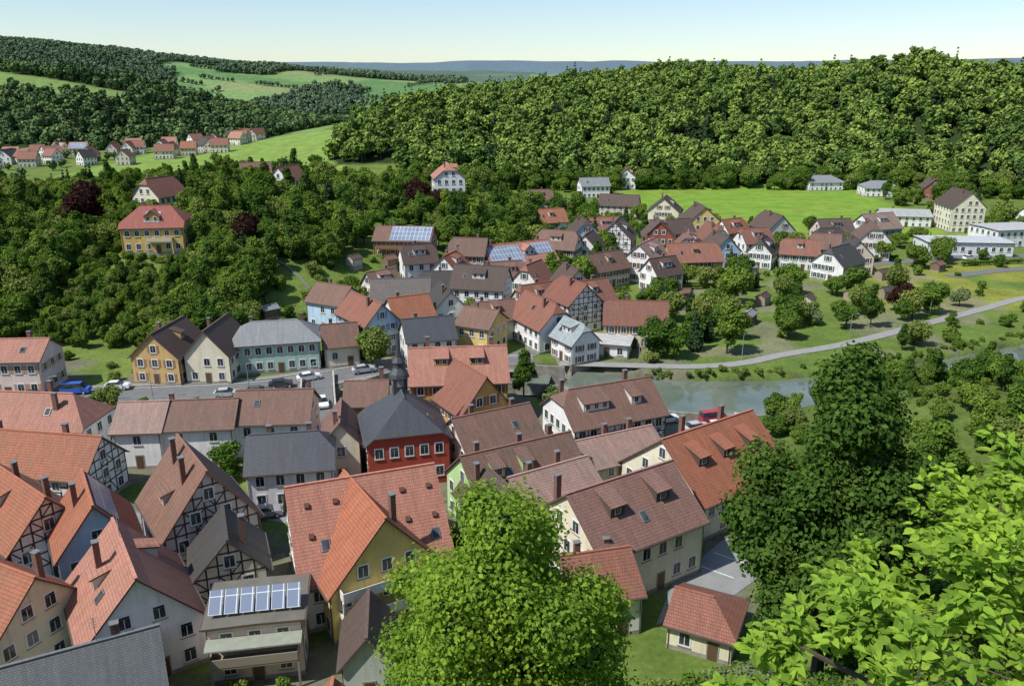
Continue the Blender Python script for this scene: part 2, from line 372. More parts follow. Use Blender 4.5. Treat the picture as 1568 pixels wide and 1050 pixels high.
    for (fc,z,u0,u1,dep,bc) in balc:
        o,t,n=faces[fc]; o=np.array((*o,0.));t=np.array((*t,0.));n=np.array((*n,0.)); Z=np.array((0,0,1.))
        wbn.box(o+t*(u0+u1)/2+n*dep/2+Z*z,t*(u1-u0)/2,n*dep/2,Z*.1,6)
        wbn.box(o+t*(u0+u1)/2+n*dep+Z*(z+.55),t*(u1-u0)/2,n*.04,Z*.42,6)
        for u in(u0,u1): wbn.box(o+t*u+n*dep/2+Z*(z+.55),t*.04,n*dep/2,Z*.42,6)
        for u in(u0,u1): wbn.box(o+t*u+n*(dep-.1)+Z*(z/2),t*.09,n*.09,Z*z/2,6)
    bc=balc[0][5] if balc else (.8,.8,.8)
    wbn.obj('windows',[FRAME,glass_mat(),simple('shutter',shut or (.2,.1,.05),.7),STONE,simple('door_wood',(.12,.07,.04),.6),simple('timber_beam',tcol,.8,.3,3),simple('balcony_panel',bc,.6,.1)],E)
    return E
D=lambda s,*xs,w=1.5,y=.55,t='shed':[(s,x,w,y,t) for x in xs]
# near left
house('barn_house',-60.5,92.5,20,9,-9,4.6,8.7,WH,C_OR,tim='NB g',rows=2,chim=((.25,.1),(.7,.15)),lich=.6)
house('tiled_roof_house',-68,105.5,20,9,-5,5,8.9,WH,C_SAL,k=(0,.9),chim=((.6,.2,1.4),(.75,-.2)),sky=((-1,.7,.5),))
house('pink_house',-85.5,129.5,14.4,9,3,6.4,9.2,PK,C_SAL,rows=2,chim=((.7,.2),),sky=((-1,.4,.5),(-1,.75,.5)),shut=(.5,.3,.2))
house('ochre_gabled_house',-61.5,137.5,12,9.4,84,4.9,9.3,OC,C_DB,rows=2,dorm=D(-1,.5,w=1.3),shut=(.35,.2,.1),chim=((.4,.1),))
house('cream_gabled_house',-53,138,12,8.6,88,4.9,9.7,CR,C_DB,rows=2,chim=((.5,.15),))
house('mint_green_house',-44.0,142.5,16.5,10.5,13,5.6,8.6,(.42,.60,.50),C_GY,slate=True,k=(.9,.9),rows=2,wd=1.75,chim=((.25,.1),(.8,.15)),dorm=D(1,.5))
house('cottage',-32.5,144.5,7,8,18,4,7.5,CR,C_BR,rows=1)
house('light_blue_house',-38,167,9.6,9,-28,6.2,9.6,LB,C_BR,zg=0)
house('stone_barn',-24,169,13,10,5,6,10.4,BG,(.2,.17,.15),zg=0)
house('blue_gabled_house',-28.5,152,13,8,128,6.6,10.6,LB,C_RB,shut=(.2,.3,.5))
house('red_roof_house',-21,157,9,9,28,6,9.6,WH,C_OR)
house('white_gabled_house',-14,163,10,8,109,6,10.2,WH,C_DK)
house('grey_roof_house',-16,145.5,10,9,17,5,8.4,WH,C_SL,slate=True)
house('brown_roof_house',-4,160,10,9,22,4.5,7.8,CR,C_BR,dorm=D(-1,.5))
house('tiled_house',-6,152,8,9,-26,5.6,8.4,YE,C_BR,zg=0)
house('white_gable_house',6,156,14,9.3,118,4.8,9.5,WH,C_RB,k=(.35,0),sky=((-1,.4,.5),(1,.5,.4)))
house('orange_guesthouse',-8.5,119,15.5,11,6,6.9,11.2,(.62,.36,.09),C_SAL,rows=3,dorm=D(-1,.33,.68,w=2.2,y=.5),chim=((.2,.3),(.85,.2)),shut=(.25,.12,.05),lich=.3)
house('orange_annex',-6.2,112,10,9,122,4.8,10.3,(.64,.38,.12),C_RB,chim=(),shut=(.3,.15,.08))
house('ochre_house',-21.5,111.5,6.6,9,4,6.0,8.4,(.58,.28,.12),C_BR,chim=((.8,.25,1.6),))
TH=house('red_town_hall',-14.6,99.5,11.2,11.2,105,6.4,11.0,(.42,.065,.04),C_SL,slate=True,k=(.8,.8),rows=2,chim=(),wd=1.8,base=(.33,.055,.04),sky=((-1,.3,.6),))
house('half_timbered_riverside_house',13.4,108.8,15.5,11,23,4.9,8.9,WH,C_BR,k=(.4,0),tim='NB g',rows=2,dorm=D(-1,.3,w=4.0,y=.6)+D(-1,.72,w=1.6,y=.6),chim=((.12,.2),(.8,.2)),tcol=(.09,.08,.08),wd=1.7)
house('tiled_row_house',-2.8,101,12,9.5,28,4.6,8.0,PK,C_BR,chim=((.3,.15),(.8,.1)),sky=((-1,.7,.5),),lich=.7,ant=True)
house('green_gabled_house',.6,87,15,10,28,5.4,9.6,(.46,.62,.28),C_BR,dorm=D(-1,.25,.5,w=1.4),chim=((.18,.12),(.55,.1),(.85,.15)),sky=((-1,.35,.5),),lich=.8,ant=True)
house('steep_roof_house',-2.0,81.0,9,6.5,118,5.0,8.8,CR,C_DB,chim=((.7,.2),))
house('low_roof_house',13,96.5,13,8.5,26,4.2,6.6,BG,C_PK,chim=((.5,.2),(.8,.2)),lich=.7)
house('orange_roof_house',24.2,90.9,16.2,14.5,34.5,4.6,10.4,CR,(.48,.17,.09),rows=2,dorm=D(-1,.22,.48,.76,w=1.6,y=.5),chim=((.35,.15,1.2),(.75,.12,1.2)),sky=((-1,.6,.78),),lich=.2,dcol=(.09,.06,.05))
house('yellow_house',11.5,76,14.5,12,32.5,6.2,10.9,CR,(.33,.175,.135),rows=2,dorm=D(-1,.3,.72,w=1.8,y=.5),chim=((.05,.2,1.3),),sky=((-1,.5,.62),),lich=.3,wd=2.0,dcol=(.09,.07,.06))
house('rear_cross_house',4.2,83,11,8,31,6,8.6,CR,C_PK,chim=((.3,.1),(.7,.2)))
house('red_tiled_garage',18.5,64.5,6.6,7.4,-26,2.6,4.4,CR,C_RB,rows=1,chim=(),lich=.4,k=(0,.9),gablew=False)
house('brown_terrace_house',8,68,7.5,9,14,4.3,7,WH,C_RB,chim=((.3,.1),(.7,.1)),lich=.6)
house('salmon_roof_house',-15.4,74.2,15.4,15.6,20.5,4.9,12.0,WH,(.55,.235,.16),rows=2,chim=(),sky=((-1,.2,.62),(-1,.9,.7)),vents=[(-1,a,b) for b in(.22,.52) for a in(.12,.3,.74,.92)],lich=.2)
house('yellow_balcony_house',-14.6,70.6,11.5,12,121,5.2,11.9,YE,(.50,.17,.085),rows=2,chim=((.22,-.14,1.2),),balc=(('A',2.4,-4.8,4.8,1.2,(.78,.76,.72)),('A',5.0,-4.8,4.8,1.2,(.78,.76,.72))),lich=.2,wd=1.9)
house('slate_roof_house',-28,93.3,11,10,10,5.0,8.2,(.76,.73,.74),C_SL,slate=True,k=(.1,.5),rows=2,chim=((.25,.1),(.7,.1)),wd=2.4)
house('long_warehouse',-51,103.5,7,9,4,5.4,8.3,WH,C_PK,rows=2,chim=(),wd=3.4)
house('warehouse_wing',-43.5,104.5,10.4,9,6,5.4,8.2,WH,C_BR,rows=2,chim=((.1,.1),),wd=3.4)
house('warehouse_end',-33.8,107,11,10,4,5.4,8.7,WH,C_BR,rows=2,chim=((.9,.2),),sky=((-1,.3,.4),),wd=3)
house('narrow_tiled_house',-23,99.5,9,5.5,100,5.5,8.6,CR,C_BR,chim=((.2,.1,1.4),))
house('half_timbered_gabled_house',-34.6,78.8,11.5,10.6,126,5.6,12.4,(.62,.58,.54),(.31,.155,.105),tim='AB g',rows=2,tcol=(.11,.045,.04),dorm=D(1,.5,w=3,y=.7),chim=((.7,.12,1.4),(.3,.15)),rim=(.42,.14,.08),lich=.7,wd=2.6)
house('blue_white_house',-43.2,73.2,9.5,8.2,123,6,11.2,LB,C_OR,solar=((-1,.1,.9,.08,.5),),chim=((.5,.15),))
house('orange_roof_townhouse',-34.8,62.9,12,10.5,124,5.0,10.7,WH,C_SAL,dorm=D(1,.5,w=1.6)+D(-1,.7,w=1.6),chim=((.55,.2,1.2),),sky=((1,.3,.5),),lich=.35,ant=True)
house('half_timbered_row_house',-53.5,77.5,16,9,-38,5.5,10.3,WH,C_OR,tim='NB g',dorm=D(-1,.5,w=3),chim=((.4,.1),(.8,.15)))
house('red_tiled_townhouse',-47,62.5,13,10,-25,5,9.6,CR,C_OR,chim=((.8,.2),),sky=((-1,.7,.4),),lich=.4)
house('slate_roof_shop',-34.2,51.8,13,8.5,27,5,8.6,GR,(.17,.18,.19),slate=True,chim=((.75,.1),),ant=True)
house('slate_gabled_house',-27,46.5,7,6.4,75,2.6,6.4,GR,(.12,.125,.13),slate=True,zg=0,chim=())
SH=house('solar_flat_roof_house',-22.8,61.6,7,8.6,100,6.0,6.4,PK,(.16,.15,.12),flat=True,rows=2,chim=(),balc=(('A',2.8,-3.6,3.6,1.6,(.3,.26,.2)),),wd=2.0)
house('dark_roof_timbered_house',-28.4,70.2,7.5,7.6,112,4.8,8.9,CR,C_DK,tim='AB g',chim=((.3,-.2,1.6),))
house('small_dark_roof_house',-12.5,59,7,5,98,3.6,6.6,GR,C_DB,chim=())
house('small_orange_roof_house',-14,49.5,7,6,95,2,5.0,CR,C_OR,chim=(),zg=0)
# middle village
house('blue_white_guesthouse',1,207,20,12,30,6.3,11.0,(.66,.74,.82),C_SAL,rows=3,solar=((-1,.04,.5,.12,.9),(-1,.7,.97,.12,.6)),dorm=D(-1,.6,w=3,y=.6,t='gable'),chim=((.2,.2),(.9,.2)),shut=(.12,.17,.4),zg=0,lich=.2)
MID=[(-7,181,13,10,-13,6,10.6,WH,C_DB,0),(-17,183,9.5,9,3,5.5,8.6,BG,C_DK,0),(13,167,11,9,118,6.4,10.6,WH,C_RB,1),(25,157,13,11,-7,4.8,8.6,CR,C_RB,0),
(64,273,13,13,92,6,11.5,YE,C_DB,0),(-11,203,10,8,-10,5,9,CR,C_BR,0),(11,330,11,9,10,5,9,BG,C_BR,0),(12,264,11,9,20,5,9,WH,C_OR,0),(38,379,14,11,8,5.5,9,WH,C_GY,0),(58,412,11,10,80,6,10,WH,C_RB,0),
(43,323,16,11,-15,4.5,8.5,BG,C_DB,0),(58,306,13,12,75,5,10,CR,C_DB,0),(22,247,10,9,100,5.5,10,LB,C_DB,0),(32,243,13,11,75,6.2,11.5,WH,C_DB,1),(45,246,11,10,85,6,11,(.33,.1,.06),C_DB,0),
(13,222,12,10,-20,5,9.5,CR,C_BR,0),(24,206,12,9,35,4.5,8.6,BG,C_BR,0),(36,212,12,10,60,6,10.5,WH,C_PK,0),(49,216,15,10,8,4.8,9.2,OC,C_RB,0),(60,229,11,9,100,5,9.5,LB,C_DB,0),(62,246,11,9,100,5,9.5,WH,C_RB,0),
(73,241,10,9,15,5,9,WH,C_RB,0),(85,262,14,10,100,5.5,10.5,GR,C_DB,0),(82,226,11,9,-20,4.5,8.3,WH,C_RB,0),(88,213,12,10,40,4.6,9,WH,C_DK,0),(96,222,10,9,80,5,9.5,BG,C_DK,0),(108,240,11,10,80,6,11,WH,C_BR,0),(120,264,13,11,20,5.5,10,WH,C_PK,0),(105,262,12,9,10,4.5,8.5,BG,C_DB,0),
(161,290,16,12,85,9,14.5,CR,C_DB,0),(192,372,10,9,80,5.5,9.5,(.4,.12,.1),C_DB,0),(17,173,10,9,30,5,9,WH,C_RB,1),(12,146,8,7,-60,4,7.5,WH,C_GY,0),(-23,193,9,8,20,5,9,WH,C_DB,0),(-15,193,9,8,70,5,9,WH,C_OR,0),(-1,192,9,8,15,5,9,CR,C_BR,0),
(38,200,9,8,30,4.6,8.6,WH,C_DB,0),(72,228,9,8,60,4.6,8.6,WH,C_DK,0),(5,190,9,8,60,5,9.4,WH,C_RB,0),(14,187,9,8,110,5,9.2,CR,C_DB,0),(5,172,9,8,30,4.5,8.5,BG,C_RB,0),(180,330,11,9,10,4,7.5,WH,C_DK,0),(196,300,12,9,20,4,7.5,WH,C_DB,0),(53,258,10,9,20,5,9,BG,C_DB,0),(52,235,10,8,80,5,9,PK,C_BR,0),(30,262,10,9,10,5,9,WH,C_RB,0),(22,228,10,8,70,5,9,WH,C_DB,0),(98,247,9,8,10,4,8,WH,C_DK,0),(-30,180,8,7,40,4.5,8,WH,C_BR,0),(72,262,10,8,30,4.5,8.5,WH,C_OR,0),(92,234,9,8,-15,4.5,8.5,WH,C_BR,0)]
rv=random.Random(3)
for i,(x,y,L,W,a,ze,zr,wc,rc,t) in enumerate(MID):
    j=rv.uniform(.8,1.15); g=rv.uniform(.9,1.12); rc=(round(rc[0]*j,3),round(rc[1]*j*g,3),round(rc[2]*j*g,3))
    house('village_house',x,y,L,W,a,ze,zr,wc,rc,tim='NAB' if t else '',dorm=D(-1,.5,w=rv.choice((1.5,3)),y=.55) if rv.random()<.6 else (),chim=((rv.uniform(.2,.8),.12),),sky=((-1,.25,.5),) if rv.random()<.5 else (),shut=rv.choice((None,(.2,.1,.06),(.1,.16,.1))),k=(rv.choice((0,0,.3)),rv.choice((0,0,.3))))
house('white_bungalow',155,408,18,13,5,4,7,WH,C_GY,slate=True,k=(.8,.8)); house('white_bungalow',173,384,16,12,-5,4,7,WH,C_GY,slate=True,k=(.8,.8))
house('white_hall',146,300,18,11,-10,4,6,WH,(.6,.6,.58),slate=True)
house('factory_hall',140,247,26,12,-5,4.5,4.9,(.72,.74,.76),(.5,.52,.53),flat=True,rows=1,chim=()); house('factory_building',163,262,20,14,10,6,6.4,WH,(.45,.46,.46),flat=True,rows=2,chim=())
house('white_flat_roof_garage',19,149.5,9,7,-15,2.8,3.2,WH,(.5,.5,.48),flat=True,rows=1,chim=())
# hill villas
house('yellow_villa',-84,190,14.5,12,8,6.0,10.4,(.72,.48,.14),(.42,.13,.09),zg=12.6,k=(.75,.75),rows=2,solar=((-1,.38,.62,.3,.75),),dorm=D(-1,.5,w=3.2,y=.72,t='gable'),balc=(('N',2.9,-1,4.5,1.2,(.7,.6,.4)),),chim=((.3,.1),),lich=.1)
house('modern_wooden_house',-27,202,15,10,-6,4.2,7.2,(.34,.19,.09),C_BR,solar=((-1,.3,.98,.05,.95),),balc=(('N',2.4,-6,6,1.5,(.25,.13,.06)),),chim=((.3,.1),))
house('white_villa',-22,280,14,11,100,8,12.5,WH,C_SAL,k=(.4,.4),rows=3,dorm=D(-1,.5,w=2.5,t='gable'),lich=.1,zg=12)
house('hillside_house',-72,262,11,9,70,5,9.5,WH,C_RB,zg=16); house('hillside_house',-84,268,10,9,20,5,9,CR,C_BR,zg=17)
house('red_roof_villa',-99,228,12,10,70,5,10,CR,C_RB,k=(.3,.3),zg=15.5)
# far village
rv=random.Random(11)
FARV=[(-300+rv.uniform(-50,105),560+rv.uniform(-50,75)) for _ in range(34)]+[(-335,612),(-318,606),(-230,640),(-215,650),(-210,662),(-225,668),(-245,640)]
for i,(x,y) in enumerate(FARV):
    s=(13,11) if i in(34,35) else (rv.uniform(10,14),rv.uniform(8,10))
    house('distant_village_house',x,y,s[0],s[1],rv.choice((10,95,60,-25)),5,9.5,rv.choice((WH,WH,CR,BG)),rv.choice((C_OR,C_SAL,C_RB,C_DK,C_RB)),zg=hz(x,y),solar=((-1,.1,.9,.1,.9),) if i in (34,35) else (),chim=())
# garden sheds
rv=random.Random(21)
for (x,y) in [(45,176),(52,170),(60,186),(70,184),(83,190),(42,190),(33,190),(56,196),(-52,166),(-38,190),(-30,194),(93,192),(28,214),(100,212),(120,222),(8,178),(75,216),(18,236),(66,218)]:
    house('garden_shed',x,y,rv.uniform(3,4.2),rv.uniform(2.6,3.2),rv.uniform(-40,60),2.1,2.9,rv.choice(((.2,.13,.08),(.35,.28,.2),(.5,.48,.42))),rv.choice((C_DB,C_GY,C_BR,C_DK)),zg=hz(x,y),chim=(),plain=True)
# town hall turret
tb=MB()
tx,ty,tz=2.4,0,10.4
tb.aabb(tx-.95,tx+.95,-.95,.95,tz-1.5,tz+2.2,0)
for sx,sy in((1,0),(-1,0),(0,1),(0,-1)):
    tb.box((tx+sx*.97,sy*.97,tz+1.5),(.02 if sx else .45,0,0),(0,.02 if sy else .45,0),(0,0,.5),1)
def pyr(b,x,y,z0,r0,z1,r1,m,n=8):
    A=[(x+r0*math.cos(2*math.pi*(i+.5)/n),y+r0*math.sin(2*math.pi*(i+.5)/n),z0) for i in range(n)]; B=[(x+r1*math.cos(2*math.pi*(i+.5)/n),y+r1*math.sin(2*math.pi*(i+.5)/n),z1) for i in range(n)]
    for i in range(n): b.poly([A[i],A[(i+1)%n],B[(i+1)%n],B[i]],m)
for a,b_,c,d_ in((2.2,1.45,2.7,1.3),(2.7,1.3,3.5,.75),(3.5,.75,4.3,.68),(4.3,.95,5.0,.5),(5.0,.5,8.3,.03)): pyr(tb,tx,0,tz+a,b_,tz+c,d_,0)
tb.tube((tx,0,tz+8.2),(tx,0,tz+9.2),.04,.03,5,2); tb.tube((tx,0,tz+8.25),(tx,0,tz+8.55),.16,.1,8,2)
tb.obj('turret',[simple('slate_cladding',(.06,.065,.075),.5,.3,4),simple('louvre',(.3,.3,.28),.7),simple('gilt',(.5,.35,.1),.3,.1,1,.8)],TH)
# solar racks on flat roof house
sb=MB()
for i in range(6):
    y=-3.3+i*1.32
    sb.box((-1.2,y,7.0),(0,-.58,0),(.95,0,.62),(-.03,0,.045),0,True)
    for e in(-.5,.5): sb.tube((-.5,y+e,6.3),(-.5,y+e,7.4),.03,.03,4,1)
sb.aabb(-4.9,-3.2,-4,4,4.6,4.75,2)
sb.obj('solar_panels',[solar_mat(),GUT,simple('canopy_roof',(.32,.34,.27),.7)],SH)
# ------------------------------------------------------------------ terrain mesh
xs=np.concatenate([np.arange(-3200,-1000,80),np.arange(-1000,-400,20),np.arange(-400,-120,7),np.arange(-120,140,2),np.arange(140,430,6),np.arange(430,3300,70)])
ys=np.concatenate([np.arange(-60,230,2),np.arange(230,700,6),np.arange(700,1800,18),np.arange(1800,6200,80)])
X,Y=np.meshgrid(xs,ys); Zt=height(X,Y)
nx,ny=len(xs),len(ys)
V=np.stack([X.ravel(),Y.ravel(),Zt.ravel()],1)
I=np.arange(nx*ny).reshape(ny,nx); Fq=np.stack([I[:-1,:-1],I[:-1,1:],I[1:,1:],I[1:,:-1]],-1).reshape(-1,4)
me=bpy.data.meshes.new('terrain'); me.vertices.add(len(V)); me.vertices.foreach_set('co',V.ravel())
me.loops.add(len(Fq)*4); me.loops.foreach_set('vertex_index',Fq.ravel()); me.polygons.add(len(Fq)); me.polygons.foreach_set('loop_start',np.arange(len(Fq))*4)
me.polygons.foreach_set('use_smooth',[True]*len(Fq)); me.update(); me.validate()
col=np.zeros((ny,nx,3)); col[:]=(.14,.21,.05)
def setc(mask,c,f=1.0):
    mk=(mask*f)[...,None]; col[:]=col*(1-mk)+np.array(c)*mk
n40=vnoise(X,Y,40,2); n8=vnoise(X,Y,8,4)
setc((n40>.5)*1.,(.17,.23,.06),.6)
mead=((X>50)&(X<163+ (Y-300)*.1)&(Y>268)&(Y<420)&(X>60+(330-Y)*.45))*1.
setc(mead,(.20,.34,.05)); setc(mead*(vnoise(X,Y,18,41)>.55),(.23,.33,.06),.6)
setc(((X>-260)&(X<-95)&(Y>380)&(Y<640))*1.,(.22,.33,.08))
setc(((X>85)&(X<150)&(Y>180)&(Y<235)&(n8>.45))*1.,(.28,.29,.06),.8)
town=((X>-105)&(X<34)&(Y>np.where(X>2,66,48))&(Y<146)&(Zt<1.5))*1.
setc(town*(n8>.36),(.19,.175,.15),.85)
setc(((X>20)&(X<38)&(Y>108)&(Y<119))*1.,(.27,.26,.23),.9)
setc(((X>-25)&(X<115)&(Y>146)&(Y<275)&(n8>.62))*1.,(.25,.23,.19),.6)
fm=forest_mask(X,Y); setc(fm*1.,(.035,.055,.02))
fb=(Y>980)&(Y<1900)&~fm; idf=np.floor((Y*.9+X*.35)/70)+7*np.floor((X-Y*.2)/190); h_=np.sin(idf*12.9898)*43758.5; h_-=np.floor(h_)
setc((fb&(h_<.4))*1.,(.20,.32,.13)); setc((fb&(h_>=.4)&(h_<.85))*1.,(.13,.25,.10)); setc((fb&(h_>=.85))*1.,(.26,.31,.15))
fa=(Y>640)&(Y<980)&(X<-150)&~fm; setc(fa*1.,(.20,.30,.10))
setc(((Y>1900)&(Y<=2900))*1.,(.11,.175,.14)); setc(((Y>1900)&(Y<=2900)&(vnoise(X,Y,220,31)>.66))*1.,(.19,.28,.17)); setc(((Y>2900))*1.,(.14,.21,.28))  # far ridges: hazy green and blue, aerial haze painted into ground colour
castle=((Zt>.5)&(Y<150)&(X<200))*1.; setc(castle,(.10,.15,.04),.8)
rv2=np.minimum(pdist(X,Y,RIVER_A)-4.6,pdist(X,Y,RIVER_B)-9.2); setc((rv2<.5)*1.*(Y<200),(.08,.08,.05))
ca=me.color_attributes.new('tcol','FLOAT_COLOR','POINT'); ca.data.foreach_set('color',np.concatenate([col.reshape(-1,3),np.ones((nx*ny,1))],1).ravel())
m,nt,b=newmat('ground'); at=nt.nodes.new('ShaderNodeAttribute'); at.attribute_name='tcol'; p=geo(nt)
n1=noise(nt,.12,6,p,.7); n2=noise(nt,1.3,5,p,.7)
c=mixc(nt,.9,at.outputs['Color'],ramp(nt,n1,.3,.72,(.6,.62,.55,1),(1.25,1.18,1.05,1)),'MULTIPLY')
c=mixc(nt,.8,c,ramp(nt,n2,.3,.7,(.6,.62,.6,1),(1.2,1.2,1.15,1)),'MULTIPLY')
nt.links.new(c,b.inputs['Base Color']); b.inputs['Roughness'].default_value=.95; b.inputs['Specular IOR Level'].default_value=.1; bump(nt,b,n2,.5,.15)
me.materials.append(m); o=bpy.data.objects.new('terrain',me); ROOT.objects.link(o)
# ------------------------------------------------------------------ strips
def strip(name,line,w,z,mat,off=0,zf=None):
    b=MB(); pts=[np.array(p) for p in line]; L=[];R=[]
    for i,p in enumerate(pts):
        t=pts[min(i+1,len(pts)-1)]-pts[max(i-1,0)]; t=t/np.linalg.norm(t); n=np.array((-t[1],t[0]))
        a=p+n*(off+w/2); c=p+n*(off-w/2)
        L.append((*a,zf(*a) if zf else z)); R.append((*c,zf(*c) if zf else z))
    for i in range(len(pts)-1): b.poly([R[i],R[i+1],L[i+1],L[i]],0)
    return b.obj(name,[mat])
def wallstrip(b,line,off,th,z0,z1,m=0):
    pts=[np.array(p) for p in line]; q=[]
    for i,p in enumerate(pts):
        t=pts[min(i+1,len(pts)-1)]-pts[max(i-1,0)]; t=t/np.linalg.norm(t); n=np.array((-t[1],t[0])); q.append((p+n*(off-th/2),p+n*(off+th/2)))
    for (a,c),(d,e) in zip(q[:-1],q[1:]):
        b.poly([(*a,z0),(*d,z0),(*d,z1),(*a,z1)],m); b.poly([(*e,z0),(*c,z0),(*c,z1),(*e,z1)],m); b.poly([(*a,z1),(*d,z1),(*e,z1),(*c,z1)],m)
ASPH=simple('asphalt',(.17,.17,.17),.9,.25,.7); PAVE=simple('paving',(.28,.27,.25),.9,.3,1.5); PATHM=simple('path_surface',(.31,.305,.285),.95,.25,.8); WHITE=simple('road_paint',(.7,.7,.68),.7,.2,3)
mw,nt,b=newmat('water'); n=noise(nt,.9,3,geo(nt)); nw_=noise(nt,.12,4,geo(nt)); nt.links.new(ramp(nt,nw_,.35,.7,(.11,.14,.105,1),(.19,.215,.17,1)),b.inputs['Base Color']); b.inputs['Roughness'].default_value=.06; b.inputs['Specular IOR Level'].default_value=.9; bump(nt,b,n,.2,.06)
strip('river',RIVER_A[:-2],11.5,-1.3,mw); strip('river',RIVER_B,23,-1.31,mw)
strip('street',STREET,7,.04,ASPH); strip('pavement',STREET,1.6,.12,PAVE,off=4.3); strip('pavement',STREET,1.4,.12,PAVE,off=-4.2)
strip('road_marking',STREET,.13,.046,WHITE,off=3.0)
strip('riverside_path',PATH,2.5,.1,PATHM)
strip('bridge_road',BRIDGE,5,.14,ASPH)
bw=MB(); wallstrip(bw,BRIDGE[:18],2.75,.3,-.8,.95); wallstrip(bw,BRIDGE[:18],-2.75,.3,-.8,.95); bw.obj('bridge_parapet',[simple('pale_stone',(.5,.47,.4),.9,.3,1)])
qw=MB(); wallstrip(qw,[p for p in RIVER_A if p[0]<-33],4.7,.5,-3,.6); wallstrip(qw,[p for p in RIVER_A if p[0]>-25],4.7,.5,-3,.6); wallstrip(qw,[p for p in RIVER_A if p[0]<-31],-4.7,.5,-3,.5); wallstrip(qw,[p for p in RIVER_A if p[0]>-23],-4.7,.5,-3,.5); wallstrip(qw,RIVER_B[:22],-9.4,.5,-3,.4)
qw.obj('quay_wall',[simple('quay_stone',(.3,.28,.23),.95,.5,1.2)])
LANE=smooth_line([(-19,86),(-17.5,84),(-25,86),(-38,90),(-45,86),(-52,84),(-75,80)],2); strip('lane',LANE,3.2,.06,PAVE)
LOT=MB(); LOT.poly([(14,66,.05),(22,70,.05),(33,80,.05),(37,90,.05),(31,86,.05),(24,81,.05),(17,73,.05)],0); LOT.obj('parking_lot',[simple('lot_asphalt',(.27,.27,.26),.9,.2,.7)])
ml=MB()
for i in range(5):
    x,y=22+i*2.3,75+i*2.5; ml.box((x,y,.056),(1.6,-1.2,0),(.05,.06,0),(0,0,.001),0)
ml.obj('parking_marking',[WHITE])
VL=smooth_line([(-2,143),(12,160),(8,180),(18,197),(30,226),(52,225),(75,233),(100,228),(130,240),(170,244)],2); strip('village_road',VL,4.5,.07,ASPH)
FR=smooth_line([(120,215),(135,222),(150,226),(180,228)],2); strip('factory_road',FR,4,.08,ASPH)
HP=smooth_line([(-48,152),(-46,162),(-41,172),(-50,182),(-62,188)],3); strip('hillside_path',HP,.8,0,simple('gravel',(.2,.19,.15),.95,.3),zf=lambda x,y:hz(x,y)+.3)
# ------------------------------------------------------------------ trees
def leafquads(P,N,size,rng,asp=.7):
    n=len(P); r=rng.normal(size=(n,3)); T=np.cross(N,r); T/=np.linalg.norm(T,axis=1,keepdims=True)+1e-9; Bt=np.cross(N,T)
    s=size*rng.uniform(.6,1.3,(n,1)); T=T*s; Bt=Bt*s*asp; Nn=N*s*.22
    return np.stack([P-T,P-Bt*1.0+Nn*.6,P+T,P+Bt+Nn*.6],1)
def build_tree(name,lobes,trunk,nleaf,ls,rng,fol,core=.72,coremat=INNER,limbs=True,depth=.3,jit=.1):
    mb=MB()
    (tx,ty,tz),tr,th=trunk
    mb.tube((tx,ty,tz),(tx,ty,tz+th*.5),tr,tr*.75,7,0); mb.tube((tx,ty,tz+th*.5),(tx+.1,ty,tz+th),tr*.75,tr*.3,7,0)
    if limbs:
        for c,r in lobes:
            z0=tz+th*rng.uniform(.45,.95); mid=np.array([(tx+c[0])/2,(ty+c[1])/2,(z0+c[2])/2+.1*th*.3]); mb.tube((tx,ty,z0),mid,tr*.4,tr*.22,5,0); mb.tube(mid,c,tr*.22,tr*.06,5,0)
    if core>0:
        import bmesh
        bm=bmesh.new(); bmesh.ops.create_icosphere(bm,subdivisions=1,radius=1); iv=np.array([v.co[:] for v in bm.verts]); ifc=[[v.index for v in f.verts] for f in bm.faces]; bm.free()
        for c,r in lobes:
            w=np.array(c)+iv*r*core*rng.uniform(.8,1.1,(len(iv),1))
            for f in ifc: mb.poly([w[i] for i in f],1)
    C=np.array([l[0] for l in lobes]);Rr=np.array([l[1] for l in lobes])
    pr=Rr**2
    idx=rng.choice(len(lobes),nleaf,p=pr/pr.sum())
    dirs=rng.normal(size=(nleaf,3)); dirs/=np.linalg.norm(dirs,axis=1,keepdims=True)
    rad=(1-depth*rng.uniform(0,1,(nleaf,1))**1.5+rng.normal(0,jit,(nleaf,1)))
    P=C[idx]+dirs*Rr[idx][:,None]*rad*np.array((1,1,.88))
    keep=np.ones(nleaf,bool)
    for j in range(len(lobes)):
        q=(P-C[j])/Rr[j]; ins=(np.linalg.norm(q,axis=1)<.7)&(idx!=j); keep&=~ins
    P=P[keep];dirs=dirs[keep]
    N=dirs*.75+rng.normal(0,.45,P.shape)+np.array((0,0,.35)); N/=np.linalg.norm(N,axis=1,keepdims=True)
    Q=leafquads(P,N,ls,rng)
    me=bpy.data.meshes.new(name); nv0=len(mb.v)
    allv=np.concatenate([np.array(mb.v,float).reshape(-1,3),Q.reshape(-1,3)])
    loops=[i for f in mb.f for i in f]; tot=[len(f) for f in mb.f]
    ql=nv0+np.arange(len(Q)*4)
    lv=np.concatenate([np.array(loops,int),ql]); lt=np.concatenate([np.array(tot,int),np.full(len(Q),4)]); lst=np.concatenate([[0],np.cumsum(lt)[:-1]])
    me.vertices.add(len(allv)); me.vertices.foreach_set('co',allv.ravel()); me.loops.add(len(lv)); me.loops.foreach_set('vertex_index',lv)
    me.polygons.add(len(lt)); me.polygons.foreach_set('loop_start',lst)
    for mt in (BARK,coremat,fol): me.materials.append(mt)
    me.polygons.foreach_set('material_index',np.concatenate([np.array(mb.m,int),np.full(len(Q),2)])); me.update()
    return me
